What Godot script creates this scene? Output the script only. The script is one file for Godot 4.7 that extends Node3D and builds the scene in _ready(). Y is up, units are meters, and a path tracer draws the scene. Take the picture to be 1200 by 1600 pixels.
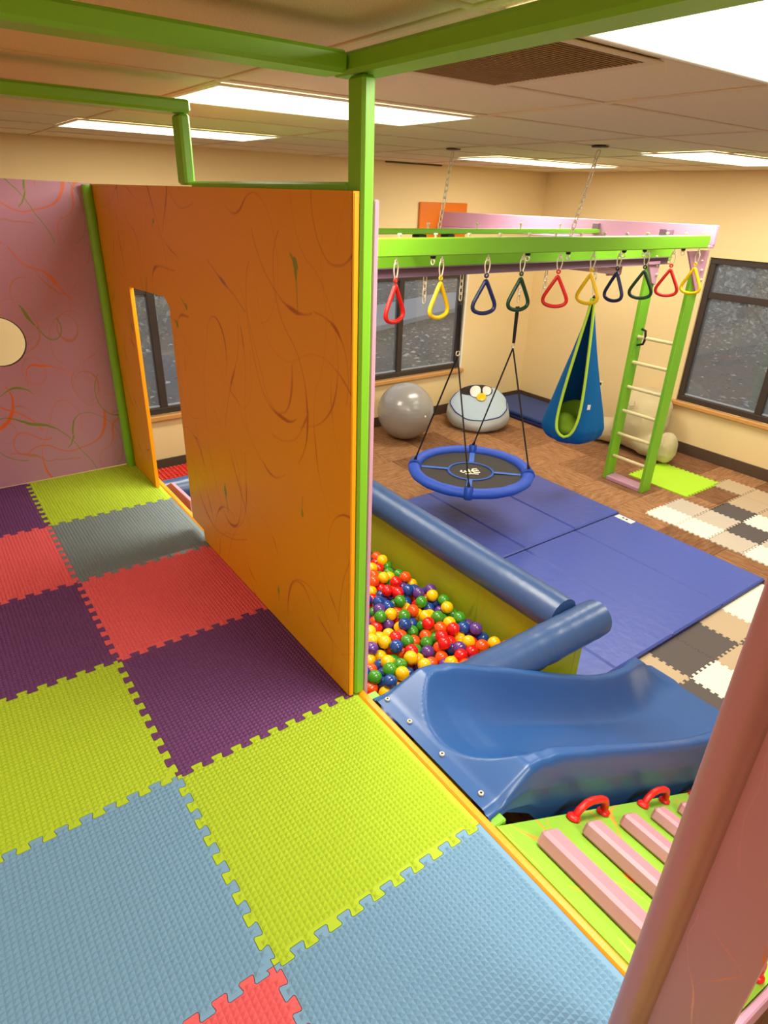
extends Node3D
# Indoor play room seen from a raised deck. x: out of the deck into the room, y up (0 = top of the deck mats), z: towards the viewer.

const FLOOR := -1.0
const CEIL := 1.844
const WR := 6.47      # right wall
const WB := -4.6      # back wall
var M := {}
var used := {}
var rng := RandomNumberGenerator.new()

# ------------------------------------------------------------------ helpers
func numbered(n: String) -> String:
	if not used.has(n):
		used[n] = 0
		return n
	used[n] += 1
	return "%s_%03d" % [n, used[n]]

func tag(o, label: String, category: String, group := "", kind := ""):
	if label != "": o.set_meta("label", label)
	if category != "": o.set_meta("category", category)
	if group != "": o.set_meta("group", group)
	if kind != "": o.set_meta("kind", kind)
	return o

func thing(called: String, label: String, category: String, at := Vector3.ZERO, group := "", kind := "") -> Node3D:
	var o := Node3D.new()
	o.name = numbered(called)
	add_child(o, true)
	o.position = at
	tag(o, label, category, group, kind)
	return o

func struct(called: String, at := Vector3.ZERO) -> Node3D:
	var o := Node3D.new()
	o.name = called
	add_child(o, true)
	o.position = at
	o.set_meta("kind", "structure")
	return o

func part(parent: Node, called: String, mesh: Mesh, m: Material, at := Vector3.ZERO, label := "") -> MeshInstance3D:
	var o := MeshInstance3D.new()
	o.name = called
	o.mesh = mesh
	o.material_override = m
	o.position = at
	o.cast_shadow = GeometryInstance3D.SHADOW_CASTING_SETTING_ON
	if label != "": o.set_meta("label", label)
	parent.add_child(o, true)
	return o

func mk(c: Color, rough := 0.6, spec := 0.5) -> StandardMaterial3D:
	var m := StandardMaterial3D.new()
	m.albedo_color = c
	m.roughness = rough
	m.metallic_specular = spec
	return m

func c8(r: int, g: int, b: int) -> Color:
	return Color(r / 255.0, g / 255.0, b / 255.0)

func new_st() -> SurfaceTool:
	var st := SurfaceTool.new()
	st.begin(Mesh.PRIMITIVE_TRIANGLES)
	return st

# a, b, c(, d) counter-clockwise seen from outside; flat shaded
func tri(st: SurfaceTool, a: Vector3, b: Vector3, c: Vector3, ua := Vector2.ZERO, ub := Vector2.ZERO, uc := Vector2.ZERO):
	var n := (b - a).cross(c - a).normalized()
	st.set_normal(n); st.set_uv(ua); st.add_vertex(a)
	st.set_normal(n); st.set_uv(uc); st.add_vertex(c)
	st.set_normal(n); st.set_uv(ub); st.add_vertex(b)

func quad(st: SurfaceTool, a: Vector3, b: Vector3, c: Vector3, d: Vector3):
	tri(st, a, b, c)
	tri(st, a, c, d)

# chamfered box
func add_box(st: SurfaceTool, c: Vector3, s: Vector3, bev := 0.004, bs := Basis.IDENTITY):
	var h := s * 0.5
	var b: float = min(bev, min(h.x, min(h.y, h.z)) * 0.9)
	var idx := func(sx: int, sy: int, sz: int, ax: int) -> Vector3:
		var p := Vector3(sx * (h.x - b), sy * (h.y - b), sz * (h.z - b))
		p[ax] += b * [sx, sy, sz][ax]
		return c + bs * p
	for ax in 3:
		var u := (ax + 1) % 3
		var v := (ax + 2) % 3
		for s1 in [-1, 1]:
			var q := []
			for k in [[-1, -1], [1, -1], [1, 1], [-1, 1]]:
				var sg := [0, 0, 0]
				sg[ax] = s1; sg[u] = k[0]; sg[v] = k[1]
				q.append(idx.call(sg[0], sg[1], sg[2], ax))
			if s1 > 0: quad(st, q[0], q[1], q[2], q[3])
			else: quad(st, q[3], q[2], q[1], q[0])
		# edges along ax
		for k in [[-1, -1], [1, -1], [1, 1], [-1, 1]]:
			var lo := [0, 0, 0]
			lo[ax] = -1; lo[u] = k[0]; lo[v] = k[1]
			var hi := lo.duplicate()
			hi[ax] = 1
			var a: Vector3 = idx.call(lo[0], lo[1], lo[2], u)
			var b2: Vector3 = idx.call(lo[0], lo[1], lo[2], v)
			var c2: Vector3 = idx.call(hi[0], hi[1], hi[2], v)
			var d2: Vector3 = idx.call(hi[0], hi[1], hi[2], u)
			if k[0] * k[1] > 0: quad(st, a, b2, c2, d2)
			else: quad(st, d2, c2, b2, a)
	for sx in [-1, 1]:
		for sy in [-1, 1]:
			for sz in [-1, 1]:
				var a: Vector3 = idx.call(sx, sy, sz, 0)
				var b3: Vector3 = idx.call(sx, sy, sz, 1)
				var c3: Vector3 = idx.call(sx, sy, sz, 2)
				if sx * sy * sz > 0: tri(st, a, b3, c3)
				else: tri(st, c3, b3, a)

func box(s: Vector3, bev := 0.004, bs := Basis.IDENTITY, c := Vector3.ZERO) -> ArrayMesh:
	var st := new_st()
	add_box(st, c, s, bev, bs)
	return st.commit()

# box given by its two corners
func box2(lo: Vector3, hi: Vector3, bev := 0.004) -> ArrayMesh:
	return box(hi - lo, bev, Basis.IDENTITY, (lo + hi) * 0.5)

# smooth surface over rows of points; rows run so that (row direction) x (next row) points inwards -> use flip otherwise
func grid(rows: Array, wrap_u := false, wrap_v := false, flip := false, uvs := false) -> ArrayMesh:
	var nr := rows.size()
	var nc: int = rows[0].size()
	var pos := PackedVector3Array()
	var nor := PackedVector3Array()
	var uv := PackedVector2Array()
	for j in nr:
		for i in nc:
			var i0 := (i - 1 + nc) % nc if wrap_u else maxi(i - 1, 0)
			var i1 := (i + 1) % nc if wrap_u else mini(i + 1, nc - 1)
			var j0 := (j - 1 + nr) % nr if wrap_v else maxi(j - 1, 0)
			var j1 := (j + 1) % nr if wrap_v else mini(j + 1, nr - 1)
			var du: Vector3 = rows[j][i1] - rows[j][i0]
			var dv: Vector3 = rows[j1][i] - rows[j0][i]
			var n := du.cross(dv)
			if n.length() < 1e-9:
				var jm := 1 if j == 0 else nr - 2
				n = (rows[jm][i1] - rows[jm][i0]).cross(dv)
				if n.length() < 1e-9: n = Vector3.UP
			n = n.normalized()
			pos.append(rows[j][i])
			nor.append(-n if flip else n)
			uv.append(Vector2(float(i) / maxf(nc - 1, 1), float(j) / maxf(nr - 1, 1)))
	for j in [0, nr - 1]:
		if rows[j][0].distance_to(rows[j][nc / 2]) < 1e-7 and rows[j][0].distance_to(rows[j][nc / 3]) < 1e-7:
			var av := Vector3.ZERO
			for i in nc: av += nor[j * nc + i]
			for i in nc: nor[j * nc + i] = av.normalized()
	var ix := PackedInt32Array()
	for j in (nr if wrap_v else nr - 1):
		for i in (nc if wrap_u else nc - 1):
			var a := j * nc + i
			var b := j * nc + (i + 1) % nc
			var c := ((j + 1) % nr) * nc + (i + 1) % nc
			var d := ((j + 1) % nr) * nc + i
			if flip: ix.append_array([a, b, c, a, c, d])
			else: ix.append_array([a, c, b, a, d, c])
	var arr := []
	arr.resize(Mesh.ARRAY_MAX)
	arr[Mesh.ARRAY_VERTEX] = pos
	arr[Mesh.ARRAY_NORMAL] = nor
	arr[Mesh.ARRAY_TEX_UV] = uv
	arr[Mesh.ARRAY_INDEX] = ix
	var m := ArrayMesh.new()
	m.add_surface_from_arrays(Mesh.PRIMITIVE_TRIANGLES, arr)
	return m

# lathe about y: profile of (radius, y) from bottom to top
func lathe(prof: Array, n := 24) -> ArrayMesh:
	var rows := []
	for p in prof:
		var row := PackedVector3Array()
		for i in n:
			var a := TAU * i / n
			row.append(Vector3(p.x * cos(a), p.y, -p.x * sin(a)))
		rows.append(row)
	return grid(rows, true, false)

# tube along a path
func tube(path: Array, r, n := 8, closed := false, flat := 1.0) -> ArrayMesh:
	var rows := []
	var k := path.size()
	var up := Vector3.UP
	var side := Vector3.ZERO
	for i in k:
		var a: Vector3 = path[(i - 1 + k) % k] if closed or i > 0 else path[0]
		var b: Vector3 = path[(i + 1) % k] if closed or i < k - 1 else path[k - 1]
		var t := (b - a).normalized()
		if i == 0:
			side = t.cross(up)
			if side.length() < 0.05: side = t.cross(Vector3.RIGHT)
		side = (side - t * side.dot(t)).normalized()
		var nn := side.cross(t).normalized()
		var rad: float = r[i] if r is Array else r
		var row := PackedVector3Array()
		for j in n:
			var an := TAU * j / n
			row.append(path[i] + side * cos(an) * rad + nn * sin(an) * rad * flat)
		rows.append(row)
	if not closed:
		var cap0 := PackedVector3Array()
		var cap1 := PackedVector3Array()
		for j in n:
			cap0.append(path[0]); cap1.append(path[k - 1])
		rows.push_front(rows[0])
		rows.push_front(cap0)
		rows.append(rows[-1])
		rows.append(cap1)
	return grid(rows, true, closed, true)

# flat polygon pushed along n by t
func prism(st: SurfaceTool, poly: PackedVector2Array, o: Vector3, u: Vector3, v: Vector3, t: float, uvs := 1.0, uvo := Vector2.ZERO):
	var n := u.cross(v).normalized()
	var p := poly
	if Geometry2D.is_polygon_clockwise(p):
		p = p.duplicate()
		p.reverse()
	var ix := Geometry2D.triangulate_polygon(p)
	for k in range(0, ix.size(), 3):
		var q := [p[ix[k]], p[ix[k + 1]], p[ix[k + 2]]]
		if (q[1] - q[0]).cross(q[2] - q[0]) < 0.0: q.reverse()
		var w := []
		for e in q: w.append(o + u * e.x + v * e.y)
		tri(st, w[0] + n * t, w[1] + n * t, w[2] + n * t, (q[0] - uvo) * uvs, (q[1] - uvo) * uvs, (q[2] - uvo) * uvs)
		tri(st, w[2], w[1], w[0], (q[2] - uvo) * uvs, (q[1] - uvo) * uvs, (q[0] - uvo) * uvs)
	for k in p.size():
		var a := p[k]
		var b := p[(k + 1) % p.size()]
		var wa := o + u * a.x + v * a.y
		var wb := o + u * b.x + v * b.y
		quad(st, wa, wb, wb + n * t, wa + n * t)

func join(meshes: Array) -> ArrayMesh:
	var st := new_st()
	for m in meshes: st.append_from(m, 0, Transform3D.IDENTITY)
	return st.commit()

func spin(m: ArrayMesh, t: Transform3D) -> ArrayMesh:
	var st := new_st()
	st.append_from(m, 0, t)
	return st.commit()

# smooth blobs -> mesh (surface nets). prims: [center, radii] ellipsoids or [a, b, ra, rb] capsules
func blob(prims: Array, lo: Vector3, hi: Vector3, cell: float, k: float, bump := 0.0) -> ArrayMesh:
	var fn := FastNoiseLite.new()
	fn.seed = 5
	fn.frequency = 9.0
	var n := Vector3i(((hi - lo) / cell).ceil()) + Vector3i.ONE
	var f := PackedFloat32Array()
	f.resize(n.x * n.y * n.z)
	for z in n.z:
		for y in n.y:
			for x in n.x:
				var p := lo + Vector3(x, y, z) * cell
				var d := 1e3
				for q in prims:
					var e := 0.0
					if q.size() == 2:
						var pr: Vector3 = (p - q[0]) / q[1]
						var k0 := pr.length()
						var k1: float = (pr / q[1]).length()
						e = k0 * (k0 - 1.0) / maxf(k1, 1e-4)
					else:
						var ab: Vector3 = q[1] - q[0]
						var t := clampf((p - q[0]).dot(ab) / ab.length_squared(), 0.0, 1.0)
						e = (p - q[0] - ab * t).length() - lerpf(q[2], q[3], t)
					var h := clampf(0.5 + 0.5 * (d - e) / k, 0.0, 1.0)
					d = lerpf(d, e, h) - k * h * (1.0 - h)
				f[(z * n.y + y) * n.x + x] = d + bump * fn.get_noise_3dv(p)
	var at := {}
	var pos := PackedVector3Array()
	var ix := PackedInt32Array()
	for z in n.z - 1:
		for y in n.y - 1:
			for x in n.x - 1:
				var s := Vector3.ZERO
				var c := 0
				for e in 12:
					var ax := e / 4
					var o1 := Vector3i.ZERO
					o1[(ax + 1) % 3] = e & 1
					o1[(ax + 2) % 3] = (e >> 1) & 1
					var o2 := o1
					o2[ax] = 1
					var a := f[((z + o1.z) * n.y + y + o1.y) * n.x + x + o1.x]
					var b := f[((z + o2.z) * n.y + y + o2.y) * n.x + x + o2.x]
					if (a < 0.0) != (b < 0.0):
						s += Vector3(o1).lerp(Vector3(o2), a / (a - b))
						c += 1
				if c > 0:
					at[(z * n.y + y) * n.x + x] = pos.size()
					pos.append(lo + (Vector3(x, y, z) + s / c) * cell)
	for z in range(1, n.z - 1):
		for y in range(1, n.y - 1):
			for x in range(1, n.x - 1):
				var i0 := (z * n.y + y) * n.x + x
				var st := [1, n.x, n.x * n.y]
				for ax in 3:
					var a := f[i0]
					var b := f[i0 + st[ax]]
					if (a < 0.0) != (b < 0.0):
						var u: int = st[(ax + 1) % 3]
						var v: int = st[(ax + 2) % 3]
						var q := [at[i0 - u - v], at[i0 - v], at[i0], at[i0 - u]]
						if a < 0.0: ix.append_array([q[0], q[2], q[1], q[0], q[3], q[2]])
						else: ix.append_array([q[0], q[1], q[2], q[0], q[2], q[3]])
	var nor := PackedVector3Array()
	nor.resize(pos.size())
	for t in range(0, ix.size(), 3):
		var nn := (pos[ix[t + 2]] - pos[ix[t]]).cross(pos[ix[t + 1]] - pos[ix[t]])
		for j in 3: nor[ix[t + j]] += nn
	for j in nor.size(): nor[j] = nor[j].normalized()
	var arr := []
	arr.resize(Mesh.ARRAY_MAX)
	arr[Mesh.ARRAY_VERTEX] = pos
	arr[Mesh.ARRAY_NORMAL] = nor
	arr[Mesh.ARRAY_INDEX] = ix
	var m := ArrayMesh.new()
	m.add_surface_from_arrays(Mesh.PRIMITIVE_TRIANGLES, arr)
	return m

# ------------------------------------------------------------------ textures
func dab(img: Image, x: float, y: float, r: float, c: Color, a: float):
	for j in range(int(floor(y - r)), int(ceil(y + r)) + 1):
		for i in range(int(floor(x - r)), int(ceil(x + r)) + 1):
			if i < 0 or j < 0 or i >= img.get_width() or j >= img.get_height(): continue
			var d := Vector2(i - x, j - y).length()
			var k := clampf((r + 0.5 - d), 0.0, 1.0) * a
			if k > 0.0: img.set_pixel(i, j, img.get_pixel(i, j).lerp(c, k))

# string-pulled paint marks: loose loops and thin trailing lines
func scribble(img: Image, r: RandomNumberGenerator, cols: Array, count: int, length: float, width: float, alpha: float, straight := 0.0):
	for s in count:
		var p := Vector2(r.randf() * img.get_width(), r.randf() * img.get_height())
		var ang := r.randf_range(0, TAU)
		if straight > 0.0: ang = r.randf_range(-1.9, -1.2)
		var turn := r.randf_range(-0.02, 0.02) * (1.0 - straight)
		var c: Color = cols[r.randi() % cols.size()]
		var n := int(length * r.randf_range(0.4, 1.3))
		var w := width * r.randf_range(0.5, 1.4)
		var fat := r.randf_range(0.05, 0.9) * n
		for i in n:
			if r.randf() < 0.014 * (1.0 - straight): turn = r.randf_range(-0.035, 0.035)
			ang += turn + r.randf_range(-0.04, 0.04)
			p += Vector2.from_angle(ang) * 1.3
			var k := exp(-pow((i - fat) / (0.09 * n + 1.0), 2.0))
			dab(img, p.x, p.y, w * (0.55 + 0.9 * k), c, alpha * (0.5 + 0.5 * k))

func painted(base: Color, w: int, h: int, jobs: Array, sd: int) -> ImageTexture:
	var img := Image.create(w, h, false, Image.FORMAT_RGB8)
	img.fill(base)
	var r := RandomNumberGenerator.new()
	r.seed = sd
	for j in jobs: scribble(img, r, j[0], j[1], j[2], j[3], j[4], j[5] if j.size() > 5 else 0.0)
	return ImageTexture.create_from_image(img)

func streaks(a: Color, b: Color, sd: int) -> ImageTexture:
	var fn := FastNoiseLite.new()
	fn.seed = sd
	fn.frequency = 1.0
	var img := Image.create(256, 256, false, Image.FORMAT_RGB8)
	for y in 256:
		for x in 256:
			var t := 0.5 + 0.55 * fn.get_noise_2d(x * 0.012, y * 0.075) + 0.35 * fn.get_noise_2d(x * 0.05 + 90.0, y * 0.33)
			img.set_pixel(x, y, a.lerp(b, clampf(t, 0.0, 1.0)))
	return ImageTexture.create_from_image(img)

func speckle(freq: float, lo: float, hi: float, sd: int) -> NoiseTexture2D:
	var fn := FastNoiseLite.new()
	fn.seed = sd
	fn.frequency = freq
	fn.fractal_octaves = 4
	var t := NoiseTexture2D.new()
	t.width = 512
	t.height = 512
	t.seamless = true
	t.noise = fn
	var g := Gradient.new()
	g.colors = PackedColorArray([Color(lo, lo, lo), Color(hi, hi, hi)])
	t.color_ramp = g
	return t

func relief(m: StandardMaterial3D, tex: Texture2D, cm: float, scale: float):
	m.heightmap_enabled = true
	m.heightmap_texture = tex
	m.heightmap_scale = cm
	m.uv1_triplanar = true
	m.uv1_world_triplanar = true
	m.uv1_scale = Vector3.ONE * scale

func materials():
	var grainy := speckle(0.06, 0.0, 1.0, 3)
	var fine := speckle(0.12, 0.0, 1.0, 8)
	M.wall = mk(c8(238, 214, 162), 0.85, 0.2)
	relief(M.wall, grainy, 0.06, 3.0)
	M.ceil = mk(c8(246, 230, 200), 0.95, 0.1)
	M.ceil.albedo_texture = speckle(0.16, 0.86, 1.0, 12)
	relief(M.ceil, fine, 0.12, 2.5)
	M.grid = mk(c8(215, 196, 165), 0.6)
	M.slab = mk(c8(200, 180, 150), 0.9)
	M.base = mk(c8(84, 66, 52), 0.55)
	M.green = mk(c8(126, 196, 44), 0.38)
	M.green_in = mk(c8(170, 190, 40), 0.5)
	M.orange = mk(c8(222, 116, 10), 0.42)
	M.lilac = mk(c8(206, 156, 186), 0.42)
	M.mauve = mk(c8(188, 134, 142), 0.45)
	M.trim = mk(c8(250, 165, 10), 0.4)
	M.lime = mk(c8(176, 206, 46), 0.62, 0.4)
	M.blue = mk(c8(120, 164, 200), 0.62, 0.4)
	M.coral = mk(c8(228, 98, 104), 0.62, 0.4)
	M.plum = mk(c8(106, 60, 114), 0.6, 0.4)
	M.slate = mk(c8(112, 128, 134), 0.5, 0.5)
	M.floor_lime = mk(c8(178, 226, 40), 0.7)
	M.white_tile = mk(c8(246, 240, 218), 0.7)
	M.grey_tile = mk(c8(196, 184, 168), 0.7)
	M.tan_tile = mk(c8(190, 168, 136), 0.7)
	M.dark_tile = mk(c8(86, 78, 76), 0.7)
	M.slide = mk(c8(30, 84, 152), 0.34, 0.6)
	relief(M.slide, fine, 0.01, 5.0)
	M.roll = mk(c8(50, 82, 132), 0.34, 0.6)
	relief(M.roll, grainy, 0.12, 0.5)
	M.gym = mk(c8(70, 88, 174), 0.4, 0.5)
	relief(M.gym, grainy, 0.22, 0.35)
	M.gym_side = mk(c8(24, 34, 92), 0.5)
	M.navy = mk(c8(24, 62, 132), 0.5)
	M.black = mk(c8(16, 15, 16), 0.55)
	M.rubber = mk(c8(48, 44, 42), 0.7)
	M.steel = mk(c8(226, 214, 190), 0.35)
	M.steel.metallic = 0.35
	M.channel = mk(c8(120, 92, 112), 0.45)
	M.frame = mk(c8(58, 48, 43), 0.45)
	M.wood = mk(c8(206, 150, 84), 0.5)
	M.white = mk(c8(240, 238, 230), 0.5)
	M.cream_peg = mk(c8(240, 226, 172), 0.5)
	M.red_handle = mk(c8(226, 34, 22), 0.35)
	M.silver = mk(c8(158, 156, 154), 0.24, 0.7)
	M.plush = mk(c8(236, 218, 172), 0.95, 0.1)
	M.plush.rim_enabled = true
	M.plush.rim = 0.6
	relief(M.plush, fine, 1.6, 3.0)
	M.bean = mk(c8(198, 204, 206), 0.9, 0.2)
	relief(M.bean, fine, 0.7, 4.0)
	M.bean_top = mk(c8(184, 202, 216), 0.9, 0.2)
	relief(M.bean_top, grainy, 0.6, 2.0)
	M.pod = mk(c8(10, 92, 152), 0.75, 0.3)
	M.pod_edge = mk(c8(176, 214, 62), 0.7)
	M.pod_seat = mk(c8(128, 172, 24), 0.8)
	M.disc = mk(c8(34, 78, 190), 0.55)
	M.strap_blue = mk(c8(58, 104, 200), 0.6)
	M.glass = mk(Color(0.55, 0.58, 0.62, 0.25), 0.05)
	M.glass.transparency = BaseMaterial3D.TRANSPARENCY_ALPHA
	M.lamp = mk(Color.WHITE, 0.6)
	M.lamp.emission_enabled = true
	M.lamp.emission = Color(1.0, 0.97, 0.86)
	M.lamp.emission_energy_multiplier = 1.6
	M.vent = mk(c8(170, 140, 104), 0.7)
	M.vent_back = mk(c8(96, 74, 52), 0.9)
	M.red = mk(c8(214, 26, 22), 0.36)
	M.yellow = mk(c8(240, 200, 10), 0.36)
	M.ring_navy = mk(c8(24, 34, 84), 0.36)
	M.ring_green = mk(c8(14, 60, 36), 0.36)
	M.ball_red = mk(c8(226, 22, 22), 0.22, 0.6)
	M.ball_orange = mk(c8(244, 84, 14), 0.22, 0.6)
	M.ball_yellow = mk(c8(252, 196, 8), 0.22, 0.6)
	M.ball_green = mk(c8(62, 146, 34), 0.22, 0.6)
	M.ball_blue = mk(c8(20, 70, 150), 0.22, 0.6)
	M.ball_purple = mk(c8(96, 56, 140), 0.22, 0.6)
	M.cord = mk(c8(240, 130, 60), 0.7)
	M.ground = mk(c8(110, 104, 98), 0.95)
	M.ground.albedo_texture = speckle(0.05, 0.5, 1.0, 31)
	M.ground.uv1_triplanar = true
	M.ground.uv1_world_triplanar = true
	M.ground.uv1_scale = Vector3.ONE * 0.35
	M.path = mk(c8(150, 156, 164), 0.9)
	M.leaf = mk(c8(176, 172, 166), 0.8)
	M.leaf.vertex_color_use_as_albedo = true
	M.bark = mk(c8(78, 68, 60), 0.95)
	M.shed = mk(c8(150, 132, 96), 0.9)
	# carpet tiles: two grain directions, three tones
	for k in 3:
		var lo: Color = [c8(108, 74, 50), c8(118, 83, 57), c8(130, 93, 64)][k]
		var hi: Color = [c8(156, 114, 82), c8(174, 128, 92), c8(190, 142, 102)][k]
		for d in 2:
			var m := mk(Color.WHITE, 0.95, 0.15)
			m.albedo_texture = streaks(lo, hi, 40 + k)
			m.uv1_triplanar = true
			m.uv1_world_triplanar = true
			m.uv1_scale = Vector3.ONE * 1.6
			if d == 1:
				var img: Image = streaks(lo, hi, 50 + k).get_image()
				img.rotate_90(CLOCKWISE)
				m.albedo_texture = ImageTexture.create_from_image(img)
			M["carpet%d%d" % [k, d]] = m
	M.carpet_base = mk(c8(110, 74, 50), 0.95)
	# paint-marked boards
	var og := c8(240, 110, 40)
	var gr := c8(128, 150, 76)
	M.mauve_paint = mk(Color.WHITE, 0.42)
	M.mauve_paint.albedo_texture = painted(c8(196, 146, 176), 1024, 768, [[[og, c8(226, 120, 86), gr, c8(196, 130, 110)], 26, 420.0, 3.4, 0.75], [[c8(210, 150, 146), c8(202, 128, 112)], 46, 380.0, 1.5, 0.6]], 4)
	M.mauve_post = mk(Color.WHITE, 0.42)
	M.mauve_post.albedo_texture = painted(c8(190, 136, 142), 1024, 1024, [[[c8(232, 140, 96), c8(222, 160, 140)], 46, 560.0, 1.8, 0.7, 1.0], [[c8(232, 118, 60)], 10, 200.0, 4.0, 0.8, 0.95]], 6)
	M.orange_paint = mk(Color.WHITE, 0.36)
	M.orange_paint.albedo_texture = painted(c8(228, 156, 12), 1024, 768, [[[c8(176, 98, 16), c8(190, 112, 34)], 110, 190.0, 1.1, 0.85], [[c8(150, 112, 92)], 20, 120.0, 1.5, 0.8], [[c8(128, 146, 26)], 26, 30.0, 2.8, 0.75]], 9)
	M.lime_paint = mk(Color.WHITE, 0.45)
	M.lime_paint.albedo_texture = painted(c8(150, 206, 62), 1024, 512, [[[c8(236, 170, 60), c8(206, 196, 90)], 80, 110.0, 2.2, 0.75], [[c8(240, 130, 50)], 40, 16.0, 4.4, 0.85]], 15)
	M.slat_pink = mk(c8(204, 142, 160), 0.42)
	M.slat_paint = mk(Color.WHITE, 0.45)
	M.slat_paint.albedo_texture = painted(c8(220, 166, 176), 512, 128, [[[c8(236, 170, 130), c8(210, 160, 150)], 14, 80.0, 1.0, 0.6]], 22)
	M.pit_wall = mk(Color.WHITE, 0.5)
	M.pit_wall.albedo_texture = painted(c8(172, 186, 30), 1024, 256, [[[c8(226, 140, 40)], 14, 50.0, 1.6, 0.8], [[c8(150, 160, 26)], 20, 60.0, 2.0, 0.4]], 27)

# ------------------------------------------------------------------ foam tiles
# outline of a joint along a line of tile edges: dovetail wave of one edge, u from 0 to s
func wave(s: float, teeth: int, d: float) -> PackedVector2Array:
	var p := s / teeth
	var e := p * 0.035
	var r := d * 0.3
	var out := PackedVector2Array()
	out.append(Vector2(0, 0))
	for k in teeth:
		var u := k * p + p * 0.25
		if k == 0: out.append(Vector2(u + e * 0.5, 0.0))
		else:
			out.append(Vector2(u + e - r, -d))
			out.append(Vector2(u + e, -d + r))
		out.append(Vector2(u - e, d - r))
		out.append(Vector2(u - e + r, d))
		out.append(Vector2(u + p * 0.5 + e - r, d))
		out.append(Vector2(u + p * 0.5 + e, d - r))
		if k == teeth - 1: out.append(Vector2(u + p * 0.5 - e * 0.5, 0.0))
		else:
			out.append(Vector2(u + p * 0.5 - e, -d + r))
			out.append(Vector2(u + p * 0.5 - e + r, -d))
	out.append(Vector2(s, 0))
	return out

# edges: four flags (z low side, x high side, z high side, x low side): 1 shared joint, 0 straight, 2 free teeth pointing out
func tile_outline(s: Vector2, at: Vector2, flags: Array, teeth: int, d: float) -> PackedVector2Array:
	var p := PackedVector2Array()
	var wx := wave(s.x, teeth, d)
	var wz := wave(s.y, teeth, d)
	for k in wx.size():            # low z, going +x; positive offset towards +z
		var w := wx[k]
		p.append(at + Vector2(w.x, w.y if flags[0] == 1 else 0.0))
	for k in wz.size():            # high x, going +z; positive offset towards +x
		var w := wz[k]
		p.append(at + Vector2(s.x + (w.y if flags[1] == 1 else 0.0), w.x))
	for k in range(wx.size() - 1, -1, -1):
		var w := wx[k]
		p.append(at + Vector2(w.x, s.y + (w.y if flags[2] == 1 else 0.0)))
	for k in range(wz.size() - 1, -1, -1):
		var w := wz[k]
		p.append(at + Vector2(w.y if flags[3] == 1 else 0.0, w.x))
	var q := PackedVector2Array()
	for v in p:
		if q.size() == 0 or q[-1].distance_to(v) > 1e-5: q.append(v)
	if q[0].distance_to(q[-1]) < 1e-5: q.remove_at(q.size() - 1)
	var o := Geometry2D.offset_polygon(q, -0.0007)
	return o[0] if o.size() > 0 else q

func foam(called: String, m: Material, s: Vector2, at: Vector2, y: float, th: float, flags: Array, teeth: int, d: float, pyr: int, label: String, group: String) -> void:
	var o := tile_outline(s, Vector2.ZERO, flags, teeth, d)
	var st := new_st()
	var n := Vector3(0, 1, 0)
	var poly := PackedVector2Array()
	for v in o: poly.append(Vector2(v.x, -v.y))
	prism(st, poly, Vector3(0, -th, 0), Vector3.RIGHT, Vector3.FORWARD, th)
	if pyr > 0:
		var c := s.x / pyr
		var h := 0.005
		var deep := d * 1.2
		var ext := int(ceil(d / c)) + 1
		for j in range(-ext, pyr + ext):
			for i in range(-ext, pyr + ext):
				var x0 := i * c + 0.0004
				var z0 := j * c + 0.0004
				var x1 := x0 + c - 0.0008
				var z1 := z0 + c - 0.0008
				var inside := x0 > deep and z0 > deep and x1 < s.x - deep and z1 < s.y - deep
				if not inside:
					var ok := true
					for q in [Vector2(x0, z0), Vector2(x1, z0), Vector2(x1, z1), Vector2(x0, z1)]:
						if not Geometry2D.is_point_in_polygon(q, o):
							ok = false
							break
					if not ok: continue
				var a := Vector3(x0, 0.0003, z0)
				var b := Vector3(x0, 0.0003, z1)
				var e := Vector3(x1, 0.0003, z1)
				var f := Vector3(x1, 0.0003, z0)
				var t := Vector3((x0 + x1) * 0.5, h, (z0 + z1) * 0.5)
				tri(st, a, b, t); tri(st, b, e, t); tri(st, e, f, t); tri(st, f, a, t)
	var t2 := thing(called, label, "foam tile", Vector3(at.x, y, at.y), group)
	part(t2, "tile_body", st.commit(), m)

# ------------------------------------------------------------------ lights
func ceiling_light(x0: float, x1: float, z0: float, z1: float, label: String, e := 1.0):
	var t := thing("ceiling_light", label, "ceiling light", Vector3((x0 + x1) * 0.5, CEIL - 0.012, (z0 + z1) * 0.5), "flush ceiling light panels")
	var w := x1 - x0
	var d := z1 - z0
	var st := new_st()
	for s in [-1, 1]:
		add_box(st, Vector3(0, 0.008, s * (d * 0.5 - 0.008)), Vector3(w, 0.008, 0.016), 0.002)
		add_box(st, Vector3(s * (w * 0.5 - 0.008), 0.008, 0), Vector3(0.016, 0.008, d - 0.032), 0.002)
	part(t, "light_frame", st.commit(), M.white)
	part(t, "lamp_diffuser", box(Vector3(w - 0.03, 0.006, d - 0.03), 0.001), M.lamp, Vector3(0, 0.0085, 0))
	var l := AreaLight3D.new()
	l.name = "lamp_glow"
	l.area_size = Vector2(w - 0.04, d - 0.04)
	l.area_normalize_energy = true
	l.light_energy = e
	l.light_color = Color(1.0, 0.97, 0.90)
	l.shadow_enabled = true
	l.area_range = 14.0
	l.area_attenuation = 2.0
	l.rotation.x = -PI / 2
	l.position = Vector3(0, 0.0045, 0)
	t.add_child(l, true)

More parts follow.
